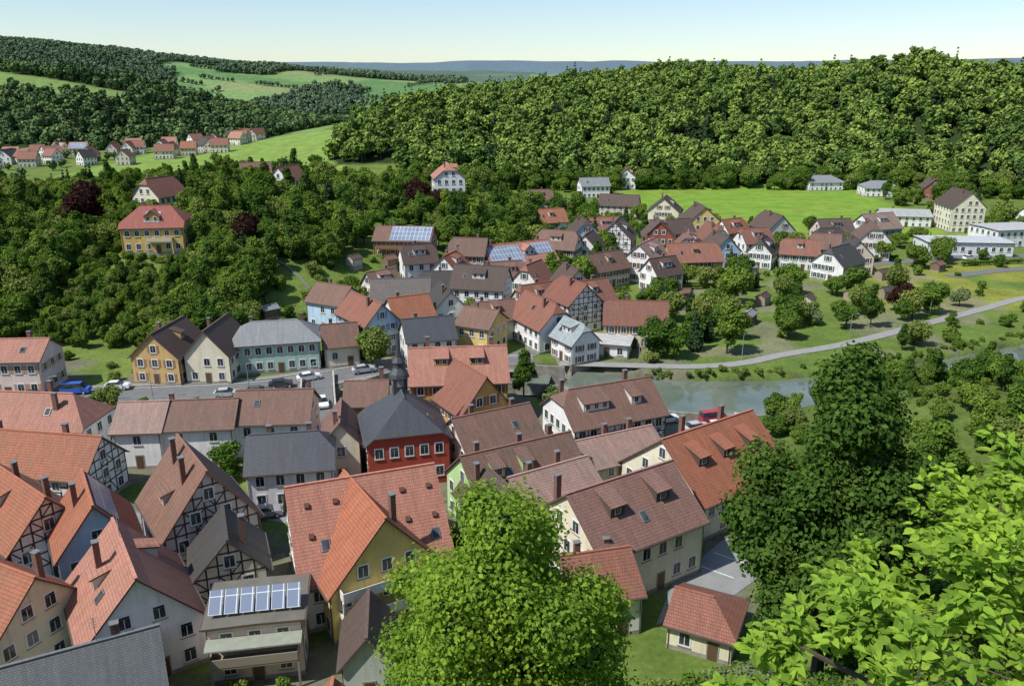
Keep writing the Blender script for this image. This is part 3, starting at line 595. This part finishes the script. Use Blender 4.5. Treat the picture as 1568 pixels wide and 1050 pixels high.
def broad(seed,H,R,nl,nleaf,ls,fol,core=.72,cb=.22,name='tree',depth=.3,jit=.1,rmax=.78,lr=(.28,.48),taper=0):
    rng=np.random.default_rng(seed); cz=H*(cb+(1-cb)*.5); hz_=H*(1-cb)*.5; lobes=[]
    for i in range(nl):
        d=rng.normal(size=3); d/=np.linalg.norm(d); rr=rng.uniform(.35,rmax)
        r=R*rng.uniform(*lr)*(1 if nl<14 else .85)
        f=1-taper*max(0,d[2]*rr)
        c=np.array([d[0]*R*rr*f,d[1]*R*rr*f,cz+d[2]*hz_*rr]); lobes.append((c,r))
    if taper>0:
        for q,t_ in enumerate((.62,.74,.86,.95)):
            a=rng.uniform(0,6.28); lobes.append((np.array([math.cos(a)*R*.12,math.sin(a)*R*.12,cz+hz_*t_*.93]),R*(.34-.06*q)))
    lobes.append((np.array([0,0,cz]),min(R,hz_)*.6))
    return build_tree(name,lobes,((0,0,-.5),R*.07,H*.6),nleaf,ls,rng,fol,core,limbs=H>3,depth=depth,jit=jit)
def conif(seed,H,R,nleaf,ls,fol,name='conifer'):
    rng=np.random.default_rng(seed); lobes=[]
    for i in range(9):
        t=i/8; r=R*(1-t)*.62+.18*R
        for j in range(3 if t<.75 else 1):
            a=rng.uniform(0,6.28); q=r*.45 if t<.75 else 0
            lobes.append((np.array([q*math.cos(a),q*math.sin(a),H*(.15+.8*t)]),r*.8))
    return build_tree(name,lobes,((0,0,-.5),R*.07,H*.8),nleaf,ls,rng,fol,.7,limbs=False)
def coll(name,meshes):
    c=bpy.data.collections.new(name)
    for i,me in enumerate(meshes):
        o=bpy.data.objects.new('%s_%02d'%(name,i),me); c.objects.link(o)
    return c
def instancer(name,P,scl,idx,c):
    me=bpy.data.meshes.new(name); me.vertices.add(len(P)); me.vertices.foreach_set('co',np.asarray(P,float).ravel())
    a=me.attributes.new('scl','FLOAT_VECTOR','POINT'); a.data.foreach_set('vector',np.asarray(scl,float).ravel())
    a=me.attributes.new('rot','FLOAT_VECTOR','POINT'); r=np.zeros((len(P),3)); r[:,2]=RNG.uniform(0,6.28,len(P)); a.data.foreach_set('vector',r.ravel())
    a=me.attributes.new('idx','INT','POINT'); a.data.foreach_set('value',np.asarray(idx,np.int32))
    o=bpy.data.objects.new(name,me); ROOT.objects.link(o)
    g=bpy.data.node_groups.new(name,'GeometryNodeTree'); g.interface.new_socket('Geometry',in_out='INPUT',socket_type='NodeSocketGeometry'); g.interface.new_socket('Geometry',in_out='OUTPUT',socket_type='NodeSocketGeometry')
    gi=g.nodes.new('NodeGroupInput');go=g.nodes.new('NodeGroupOutput');ip=g.nodes.new('GeometryNodeInstanceOnPoints');ci=g.nodes.new('GeometryNodeCollectionInfo')
    ci.inputs['Collection'].default_value=c; ci.inputs['Separate Children'].default_value=True; ci.inputs['Reset Children'].default_value=True
    def na(n,t):
        x=g.nodes.new('GeometryNodeInputNamedAttribute'); x.data_type=t; x.inputs['Name'].default_value=n; return [s for s in x.outputs if s.enabled and s.name=='Attribute'][0]
    er=g.nodes.new('FunctionNodeEulerToRotation'); g.links.new(na('rot','FLOAT_VECTOR'),er.inputs[0])
    g.links.new(gi.outputs[0],ip.inputs['Points']); g.links.new(ci.outputs[0],ip.inputs['Instance']); ip.inputs['Pick Instance'].default_value=True
    g.links.new(na('idx','INT'),ip.inputs['Instance Index']); g.links.new(er.outputs[0],ip.inputs['Rotation']); g.links.new(na('scl','FLOAT_VECTOR'),ip.inputs['Scale']); g.links.new(ip.outputs[0],go.inputs[0])
    md=o.modifiers.new('instances','NODES'); md.node_group=g; return o
def free(x,y,m=1.5):
    for cx,cy,L,W,a in FOOT:
        dx,dy=x-cx,y-cy
        if abs(dx)>22 or abs(dy)>22: continue
        u=dx*math.cos(a)+dy*math.sin(a); v=-dx*math.sin(a)+dy*math.cos(a)
        if abs(u)<L/2+m and abs(v)<W/2+m: return False
    return True
# far forest
far=coll('forest_tree',[broad(100+i,15,5.6,9,620,.95,F_FAR,.76,.15) for i in range(4)]+[broad(104,16,4.6,10,620,.9,F_FAR,.76,.1),broad(105,12,6.2,11,620,.95,F_FAR,.76,.1)]+[conif(120+i,19,3.4,420,.9,F_CON) for i in range(2)])
gx,gy=np.meshgrid(np.arange(-130,640,7.8),np.arange(290,800,7.8)); gx=gx.ravel()+RNG.uniform(-3.6,3.6,gx.size); gy=gy.ravel()+RNG.uniform(-3.6,3.6,gy.size)
k_=forest_mask(gx,gy)&(gx<gy*.8+30); gx,gy=gx[k_],gy[k_]
cl_=vnoise(gx,gy,60,7); idx=np.where((RNG.uniform(size=len(gx))<.03)|((cl_>.76)&(gx<140)&(RNG.uniform(size=len(gx))<.5)),RNG.integers(6,8,len(gx)),RNG.integers(0,6,len(gx)))
sc=RNG.uniform(.5,1.2,len(gx)); instancer('forest',np.stack([gx,gy,height(gx,gy)-1],1),np.stack([sc,sc,sc*RNG.uniform(.85,1.15,len(gx))],1),idx,far)
farh=coll('far_hill_tree',[broad(140+i,14,6,8,300,1.6,F_HILL,.85,.1) for i in range(3)]+[conif(150+i,20,4,220,1.6,F_CON) for i in range(2)])
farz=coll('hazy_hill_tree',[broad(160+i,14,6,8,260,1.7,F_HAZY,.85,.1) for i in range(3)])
gx,gy=np.meshgrid(np.arange(-1500,120,10.5),np.arange(630,1900,11)); gx=gx.ravel()+RNG.uniform(-4,4,gx.size); gy=gy.ravel()+RNG.uniform(-4,4,gy.size)
k_=forest_mask(gx,gy)&(gx<-100)&(gx>-gy*.8-60); gx,gy=gx[k_],gy[k_]
q_=gy<1000
def fh_inst(n,x,y,c,con):
    idx=np.where((RNG.uniform(size=len(x))<.05+.35*(vnoise(x,y,120,6)>.62)) & con,RNG.integers(3,5,len(x)),RNG.integers(0,3,len(x)))
    sc=RNG.uniform(.6,1.05,len(x)); instancer(n,np.stack([x,y,height(x,y)-1],1),np.stack([sc,sc,sc],1),idx,c)
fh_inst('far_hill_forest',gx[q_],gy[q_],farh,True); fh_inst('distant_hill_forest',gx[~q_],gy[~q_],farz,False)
hx,hy=[],[]
for _ in range(34):
    x0,y0=RNG.uniform(-620,-120),RNG.uniform(1000,1600); a=RNG.choice([-.37,-.37,1.2]); l=RNG.uniform(60,220)
    for t in np.arange(0,l,8): hx.append(x0+t*math.cos(a)+RNG.uniform(-2,2)); hy.append(y0+t*math.sin(a)+RNG.uniform(-2,2))
hx=np.array(hx);hy=np.array(hy); sc=RNG.uniform(.4,.75,len(hx)); instancer('field_hedgerows',np.stack([hx,hy,height(hx,hy)-.5],1),np.stack([sc]*3,1),RNG.integers(0,3,len(hx)),farz)
hx,hy=[],[]
for _ in range(300):
    x,y=RNG.uniform(-460,-110),RNG.uniform(350,700)
    if not (-260<x<-100 and y>400) and free(x,y,5): hx.append(x);hy.append(y)
hx=np.array(hx);hy=np.array(hy); sc=RNG.uniform(.3,.6,len(hx)); instancer('valley_trees',np.stack([hx,hy,height(hx,hy)-.5],1),np.stack([sc]*3,1),RNG.integers(0,3,len(hx)),farh)
# mid protos
PB=[broad(200+i,9,3.6,12,3400,.29,F_MID,.70,.10,'tree_mesh',depth=.4,jit=.12) for i in range(3)]+[broad(203,10,3.2,15,3400,.28,F_MID,.68,.08,'tree_mesh',depth=.45,jit=.15,taper=.5),broad(204,7.5,3.9,16,3400,.27,F_MID,.68,.06,'tree_mesh',depth=.45,jit=.15,lr=(.2,.42)),broad(206,11,3.0,14,3400,.27,F_DARK,.7,.08,'tree_mesh',depth=.4,jit=.13,taper=.5),broad(207,8,4.0,13,3400,.28,F_OLIVE,.68,.1,'tree_mesh',depth=.45,jit=.14)]
PU=[broad(220+i,3.2,1.9,8,1500,.19,F_MID,.70,.0,'shrub_mesh',jit=.13) for i in range(2)]+[broad(222,2.8,2.0,9,1500,.18,F_OLIVE,.70,.0,'shrub_mesh',jit=.15)]
PC=[conif(230,10,2.1,2600,.28,F_CON),conif(231,9,1.5,2400,.26,F_DARK)]
PR=[broad(240,10,4.0,12,4200,.3,F_RED,.75,.08,'beech_mesh')]
PW=[broad(250+i,6,3.0,9,2600,.28,F_GREY,.6,.1,'willow_mesh') for i in range(2)]
mid=coll('slope_tree',PB+PU+PC)   # 0-6 trees, 7-9 shrubs, 10-11 conifers
P=[];S=[];IX=[]
def trymid(x,y,s,ix,m=1.0):
    if free(x,y,m): P.append((x,y,hz(x,y)-.3)); q=s*RNG.uniform(.85,1.2); S.append((s,s,q)); IX.append(ix)
rt=lambda:int(RNG.integers(0,7)); rs=lambda:int(RNG.integers(7,10))
for kk_ in range(5200):
    x=RNG.uniform(-190,30) if kk_<3700 else RNG.uniform(-150,-34); y=RNG.uniform(150,345) if kk_<3700 else RNG.uniform(150,198)
    if x<-y*.72-12: continue
    y0=np.interp(x,[-200,-60,-45,-20,30],[148,150,160,178,200])
    if y<y0+2: continue
    grass=((-54<x<-38) and y<186) or (-42<x<-14 and 178<y<194)
    dn=.12 if grass else (1.0 if y<195 or x<-90 else .42)
    vf=(-94<x<-74 and 174<y<186) or (-36<x<-14 and 184<y<198)
    if float(pdist(x,y,HP))<1.5: continue
    if RNG.uniform()>dn: continue
    if vf: trymid(x,y,RNG.uniform(.35,.75),rs())
    elif grass: trymid(x,y,RNG.uniform(.6,1.1),rs())
    elif -98<x<-70 and y<190: trymid(x,y,RNG.uniform(.32,.5),rt(),1.2)
    elif x<-88 and y>200: trymid(x,y,RNG.uniform(.5,.85),rt() if RNG.uniform()<.9 else 10,1.5)
    else: trymid(x,y,RNG.uniform(.42,.9) if y<198 else RNG.uniform(.6,1.15),rt() if RNG.uniform()<.88 else int(RNG.integers(10,12)),1.5)
for _ in range(1300):
    x=RNG.uniform(-20,250); y=RNG.uniform(150,405)
    if x>y*.72+10: continue
    if 50<x<163+(y-300)*.1 and 268<y<408 and x>60+(330-y)*.45: continue
    if 85<x<150 and 180<y<215 and RNG.uniform()<.7: continue
    if min(float(pdist(x,y,PATH)),float(pdist(x,y,VL)))<3.5: continue
    if float(pdist(x,y,RIVER_B))<12: continue
    dn=.85 if (x>28 and y<205) else .45
    if RNG.uniform()>dn: continue
    t=RNG.uniform()
    if t<.5: trymid(x,y,RNG.uniform(.4,.95),rt(),1.2)
    elif t<.93: trymid(x,y,RNG.uniform(.5,1.3),rs(),.6)
    else: trymid(x,y,RNG.uniform(.4,.8),10,1.2)
for _ in range(460):
    x=RNG.uniform(-60,300); t0=np.interp(x,[0,100,200,260,400],[408,413,408,340,300]); trymid(x,t0+RNG.uniform(-6,10),RNG.uniform(.6,1.4),rt() if RNG.uniform()<.7 else rs())
for _ in range(1100):
    x=RNG.uniform(26,110); y=RNG.uniform(40,140)
    z=hz(x,y)
    if z<1.2 or x>y*.78+8: continue
    if x<36 and y>62: continue
    trymid(x,y,RNG.uniform(.3,.62) if y>80 else RNG.uniform(.4,.8),rt() if RNG.uniform()<.4 else rs())
for _ in range(130):
    x=RNG.uniform(14,40); y=RNG.uniform(38,58)
    trymid(x,y,RNG.uniform(.4,1.),rs())
for _ in range(360):
    x=RNG.uniform(-100,30); y=RNG.uniform(50,150)
    if min(float(pdist(x,y,STREET)),float(pdist(x,y,BRIDGE)))<5.5 or float(pdist(x,y,RIVER_A))<6 or float(pdist(x,y,RIVER_B))<11 or float(pdist(x,y,LANE))<2.5: continue
    if 20<x<38 and 104<y<119: continue
    trymid(x,y,RNG.uniform(.35,.85),rs(),.9)
for _ in range(70):
    t=RNG.uniform(); x=16+t*110; y=float(np.interp(x,[9,30,45,75,105,150],[141.5,137.6,137.2,146,160,177]))+RNG.uniform(-.4,1.2)
    if float(pdist(x,y,PATH))>1.8: trymid(x,y,RNG.uniform(.25,.5),rs())
instancer('hillside_woodland',np.array(P),np.array(S),np.array(IX),mid)
def plant(name,me,x,y,s,z=None,sz=1):
    o=bpy.data.objects.new(name,me); ROOT.objects.link(o); o.location=(x,y,hz(x,y)-.1 if z is None else z); o.scale=(s,s,s*sz); o.rotation_euler=(0,0,random.uniform(0,6.28)); return o
for (x,y,s,w) in [(-26,141,1.0,'b'),(-65,121,.55,'b'),(-38,97,.65,'b'),(-30,90,.45,'b'),(-10,156,.7,'b'),(11,147,.7,'b'),(36,172,.9,'b'),(53,184,1.25,'b'),(59,167,.9,'b'),(66,169,.8,'w'),(79,178,.9,'b'),(68,196,.9,'b'),(62,210,.9,'b'),(48,184,.6,'w'),(36,151,.9,'c'),(28,147,1.0,'b'),(31,146,.8,'b'),(42,149,1.1,'b'),(104,279,.9,'b'),(116,226,1.1,'b'),(128,235,1.0,'b'),(110,235,.9,'b'),(87,172,.6,'b'),(106,184,.8,'w'),(17,307,1.1,'b'),(25,323,1.1,'b'),(-7,163,.6,'b'),(2,128,.8,'b'),(6,129,.7,'w'),(90,180,.8,'r'),(100,205,.7,'b'),(33,262,.8,'r'),(-63,186,1.15,'r'),(-106,198,1.5,'r'),(-31,262,1.2,'r'),(-25,258,1.0,'r'),(-37,262,1.1,'b'),(-97,182,.8,'c'),(-55,208,1.1,'b'),(-45,205,1.0,'b'),(-12,210,.9,'b'),(5,240,1.3,'b'),(0,250,1.2,'b'),(-10,235,1.3,'b'),(-110,460,1.3,'b'),(-150,455,1.0,'b'),(34,180,.9,'b'),(47,168,.9,'b'),(31,160,.8,'c'),(43,160,.9,'b'),(57,158,.8,'b'),(72,166,.8,'b'),(86,196,.9,'b'),(170,280,1.2,'b'),(178,290,1.3,'b'),(176,310,1.2,'b'),(168,350,1.1,'b'),(186,350,1.3,'b')]:
    me_={'b':random.choice(PB),'c':random.choice(PC),'r':PR[0],'w':random.choice(PW)}[w]
    plant({'b':'garden_tree','c':'conifer_tree','r':'copper_beech_tree','w':'willow_tree'}[w],me_,x,y,s)
def bigtree(name,x,y,H,R,nl,nleaf,ls,fol,seed,cb=.2,core=.0,**kw):
    me=broad(seed,H,R,nl,nleaf,ls,fol,core,cb,name,depth=.55,jit=.16,**kw); return plant(name,me,x,y,1,z=hz(x,y)-.3)
bigtree('foreground_lime_tree',-.7,33.2,17.8,7.3,90,115000,.125,F_BRIGHT,301,.10,.4,rmax=.88,lr=(.14,.28),taper=.4)
bigtree('tall_dark_tree',22.0,48,28.5,7.5,66,95000,.19,F_DARK,302,.06,.5,rmax=.85,lr=(.16,.34),taper=.35)
bigtree('tall_narrow_tree',41,69,19,3.4,24,24000,.2,F_MID,303,.05,.5,lr=(.25,.45))
bigtree('slope_tree',47,60,13,5,18,20000,.22,F_DARK,304,.05,.6)
bigtree('slope_tree',33,54,12,4.6,18,20000,.22,F_DARK,305,.05,.6)
bigtree('flowering_bush',15.2,41.5,3.6,2.6,12,14000,.12,F_GREY,306,0,.6)
# foreground branches with individual leaves
rng=np.random.default_rng(5)
lob=[((5.6,8.2,45.2),1.0),((4.9,7.2,45.1),.8),((3.9,7.0,44.7),.75),((2.95,7.3,44.3),.5),((3.6,5.9,44.7),.7),((4.9,6.0,44.7),.95),((5.9,7,44.6),1.1),((2.5,6.6,43.9),.45),((6.6,8.8,45.4),.9),((4.3,8.2,44.2),.7),((3.2,5.6,44.0),.6)]
mb=MB(); base=(6.2,5.2,39.5); top=np.array((5.6,6.2,43.6)); mb.tube(base,top,.22,.14,8,0)
Lv=[];Lf=[]
for c,r in lob:
    c=np.array(c); m1=(top+c)/2+rng.normal(0,.15,3); mb.tube(top,m1,.07,.045,6,0); mb.tube(m1,c,.045,.02,5,0)
    for j in range(int(28*r)):
        d=rng.normal(size=3); d/=np.linalg.norm(d); d[2]=d[2]*.6+.1; e=c+d*r*rng.uniform(.6,1.2); mb.tube(c+d*r*.1,e,.012,.004,4,0)
        for q in range(38):
            t=rng.uniform(.3,1.05); p=c+(e-c)*t+rng.normal(0,.08,3)*np.array((1,1,.6))
            a=rng.normal(size=3)*np.array((1,1,.3))+d*.6; a/=np.linalg.norm(a); nn=np.cross(a,rng.normal(size=3)); nn=nn/np.linalg.norm(nn); nn=nn*.45+np.array((-.15,-.1,1)); nn-=a*nn.dot(a); nn/=np.linalg.norm(nn); s_=np.cross(a,nn)
            l=rng.uniform(.045,.095); w=l*.5; up=nn*l*.15; i=len(Lv)
            Lv+= [p,p+a*l*.55+s_*w+up,p+a*l*1.2+s_*w*.9+up*.8,p+a*l*2-nn*l*.25,p+a*l*1.2-s_*w*.9+up*.8,p+a*l*.55-s_*w+up,p+a*l*1.1]
            Lf+= [(i,i+1,i+6),(i+1,i+2,i+6),(i+2,i+3,i+6),(i+3,i+4,i+6),(i+4,i+5,i+6),(i+5,i,i+6)]
nv=len(mb.v); me=bpy.data.meshes.new('near_tree'); me.from_pydata([tuple(v) for v in mb.v]+[tuple(v) for v in Lv],[],mb.f+[tuple(nv+i for i in f) for f in Lf])
for mt in(BARK,F_MAPLE): me.materials.append(mt)
me.polygons.foreach_set('material_index',mb.m+[1]*len(Lf)); o=bpy.data.objects.new('near_maple_tree',me); ROOT.objects.link(o)
# ------------------------------------------------------------------ cars
def car(x,y,ang,c,z=.1,van=False,name='parked_car'):
    b=MB(); W2=.86
    prof=[(-2.1,.35),(-2.15,.8),(-1.9,1.0),(-.9,1.02),(.95,1.0),(1.9,.88),(2.12,.65),(2.1,.35)] if not van else [(-2.4,.35),(-2.45,1.1),(-2.35,1.15),(1.3,1.15),(2.1,.95),(2.3,.6),(2.25,.35)]
    cab=[(-1.75,1.0),(-1.25,1.43),(.25,1.46),(1.05,1.0)] if not van else [(-2.4,1.15),(-2.3,1.95),(1.0,1.95),(1.6,1.12)]
    def ext(pr,w0,w1,m,mt=None):
        n=len(pr); zs=[p[1] for p in pr]; zm=max(zs); z0=min(zs)
        f=lambda p:w0+(w1-w0)*(p[1]-z0)/(zm-z0)
        A=[(p[0],-f(p),p[1]) for p in pr];B=[(p[0],f(p),p[1]) for p in pr]
        b.poly(A,m);b.poly(B[::-1],m)
        for i in range(n):
            j=(i+1)%n; b.poly([A[i],B[i],B[j],A[j]],mt if (mt is not None and i==1) else m)
    ext(prof,W2,W2*.95,0); ext(cab,W2*.93,W2*.72,1,0)
    for px in(-1.3,1.35):
        for s in(-1,1): b.tube((px,s*.7,.32),(px,s*.9,.32),.32,.32,12,2); b.tube((px,s*.9,.32),(px,s*.905,.32),.18,.18,8,3)
    for s in(-1,1): b.aabb(2.02,2.14,s*.7-.12,s*.7+.12,.62,.75,3); b.aabb(-2.17,-2.08,s*.7-.1,s*.7+.1,.7,.88,4); b.aabb(.8,.95,min(s*.85,s*1.0),max(s*.85,s*1.0),.98,1.12,0)
    o=b.obj(name,[simple('car_paint',c,.25,.05),glass_mat(),simple('tyre',(.02,.02,.02),.9),simple('chrome',(.6,.6,.6),.3,.1),simple('tail_light',(.4,.02,.02),.4)])
    o.location=(x,y,z); o.rotation_euler=(0,0,math.radians(ang))
WC=(.75,.75,.75); SV=(.45,.46,.48)
for q in [(-31,122,-70,WC),(-80,126,10,(.05,.06,.08)),(-86,123.5,10,(.3,.03,.03)),(-40,130.5,15,(.05,.05,.06)),(-43,127,15,(.1,.1,.1)),(-68,129.5,8,WC),(-48,126,10,SV),(-36,134,30,WC),(-27,138,25,SV),(24,115.2,20,WC),(28,112,20,SV),(35.5,115,80,WC),(31,83,60,(.04,.08,.05)),(10,151,20,WC),(16,154,-15,SV),(85,205,20,WC),(58,222,10,(.6,.6,.62)),(38,226,10,(.1,.1,.12)),(124,237,20,WC),(131,239,20,(.1,.15,.3)),(137,237,20,WC),(143,239,20,SV),(-22,90,95,WC),(-30,86.5,20,(.3,.3,.32)),(28,78,50,WC),(68,234,20,WC),(92,231,-10,SV)]:
    car(*q)
car(-74,127.5,8,(.04,.12,.5),van=True,name='blue_van'); car(31.5,115.3,15,(.45,.04,.06),van=True,name='red_van'); car(32,111.5,15,WC,van=True,name='white_van')
def lamp(x,y):
    b=MB(); z=hz(x,y); b.tube((x,y,z),(x,y,z+5),.07,.05,6); b.tube((x,y,z+5),(x+.9,y,z+5.2),.04,.03,5); b.box((x+1.1,y,z+5.2),(.3,0,0),(0,.1,0),(0,0,.05)); b.obj('street_lamp',[simple('lamp_metal',(.3,.31,.31),.4,.1)])
for q in [(-60,125),(-45,128.5),(-75,122),(-34,129),(44,145.5),(70,159),(95,176),(24,143.5)]: lamp(*q)
def railing(name,line):
    b=MB()
    for (a,c) in zip(line[:-1],line[1:]):
        a=np.array((*a,.1)); c=np.array((*c,.1))
        for h in(.55,1.0): b.tube(a+(0,0,h),c+(0,0,h),.03,.03,4)
        b.tube(a,a+np.array((0,0,1.05)),.035,.035,4)
    b.obj(name,[simple('railing_metal',(.22,.24,.23),.5,.2)])
railing('riverside_railing',[(p[0],p[1]-4.6) for p in STREET if -95<p[0]<-38])
fb_=MB()
for i in range(16):
    x=6.5+i*.62; y=55.5+i*.12; z=hz(x,y); fb_.aabb(x-.05,x+.05,y-.05,y+.05,z-.2,z+1.1)
    if i<15: fb_.box((x+.31,y+.06,z+.8),(.31,.06,(hz(x+.62,y+.12)-z)/2),(0,.02,0),(0,0,.06)); fb_.box((x+.31,y+.06,z+.4),(.31,.06,(hz(x+.62,y+.12)-z)/2),(0,.02,0),(0,0,.06))
fb_.obj('wooden_fence',[simple('fence_wood',(.16,.12,.09),.9,.4,4)])
def hedge(x0,y0,x1,y1,h=1.3,w=.9):
    rg=np.random.default_rng(int(abs(x0*7+y0))); L=math.hypot(x1-x0,y1-y0); n=int(L*90)
    t=rg.uniform(0,1,n); u=rg.uniform(-1,1,n)*w/2; z=h*np.sqrt(rg.uniform(.05,1.05,n)); nx_,ny_=-(y1-y0)/L,(x1-x0)/L
    Pp=np.stack([x0+(x1-x0)*t+nx_*u,y0+(y1-y0)*t+ny_*u,z+height(x0+(x1-x0)*t,y0+(y1-y0)*t)],1); N=rg.normal(size=(n,3))+np.array((0,0,.6)); N/=np.linalg.norm(N,axis=1,keepdims=True)
    Q=leafquads(Pp,N,.2,rg); me=bpy.data.meshes.new('hedge'); me.from_pydata([tuple(v) for v in Q.reshape(-1,3)],[],[(i*4,i*4+1,i*4+2,i*4+3) for i in range(n)]); me.materials.append(F_MID); o=bpy.data.objects.new('garden_hedge',me); ROOT.objects.link(o)
for q in [(22,164,34,167),(34,167,37,158),(44,200,56,203),(70,205,80,214),(104,232,116,238),(20,196,30,199),(130,228,150,232),(64,236,70,242),(-12,150,-2,147),(88,240,100,238),(110,252,122,253)]: hedge(*q)
# ------------------------------------------------------------------ light, sky, camera
el=math.radians(53); az=Vector((-.85,-.52,0)).normalized()
S=Vector((az.x*math.cos(el),az.y*math.cos(el),math.sin(el)))
sd=bpy.data.lights.new('sun','SUN'); sd.energy=5.0; sd.angle=math.radians(.5); sd.color=(1,.97,.92); so=bpy.data.objects.new('sun',sd); ROOT.objects.link(so); so.rotation_euler=S.to_track_quat('Z','Y').to_euler()
w=bpy.data.worlds.new('World'); scene.world=w; w.use_nodes=True; nt=w.node_tree; bg=nt.nodes['Background']
sk=nt.nodes.new('ShaderNodeTexSky'); sk.sky_type='NISHITA'; sk.sun_disc=False; sk.sun_elevation=el; sk.sun_rotation=math.atan2(S.x,S.y); sk.altitude=400; sk.air_density=1.0; sk.dust_density=.5; sk.ozone_density=1.8
nt.links.new(sk.outputs[0],bg.inputs[0]); bg.inputs[1].default_value=.145
cd=bpy.data.cameras.new('camera'); cd.lens=28.24; cd.sensor_width=36; cd.clip_end=12000; cd.clip_start=.3
co=bpy.data.objects.new('camera',cd); ROOT.objects.link(co); co.location=(0,0,50); co.rotation_euler=(math.radians(90-17.8),0,0); scene.camera=co
scene.view_settings.view_transform='Standard'; scene.view_settings.look='None'; scene.view_settings.exposure=0
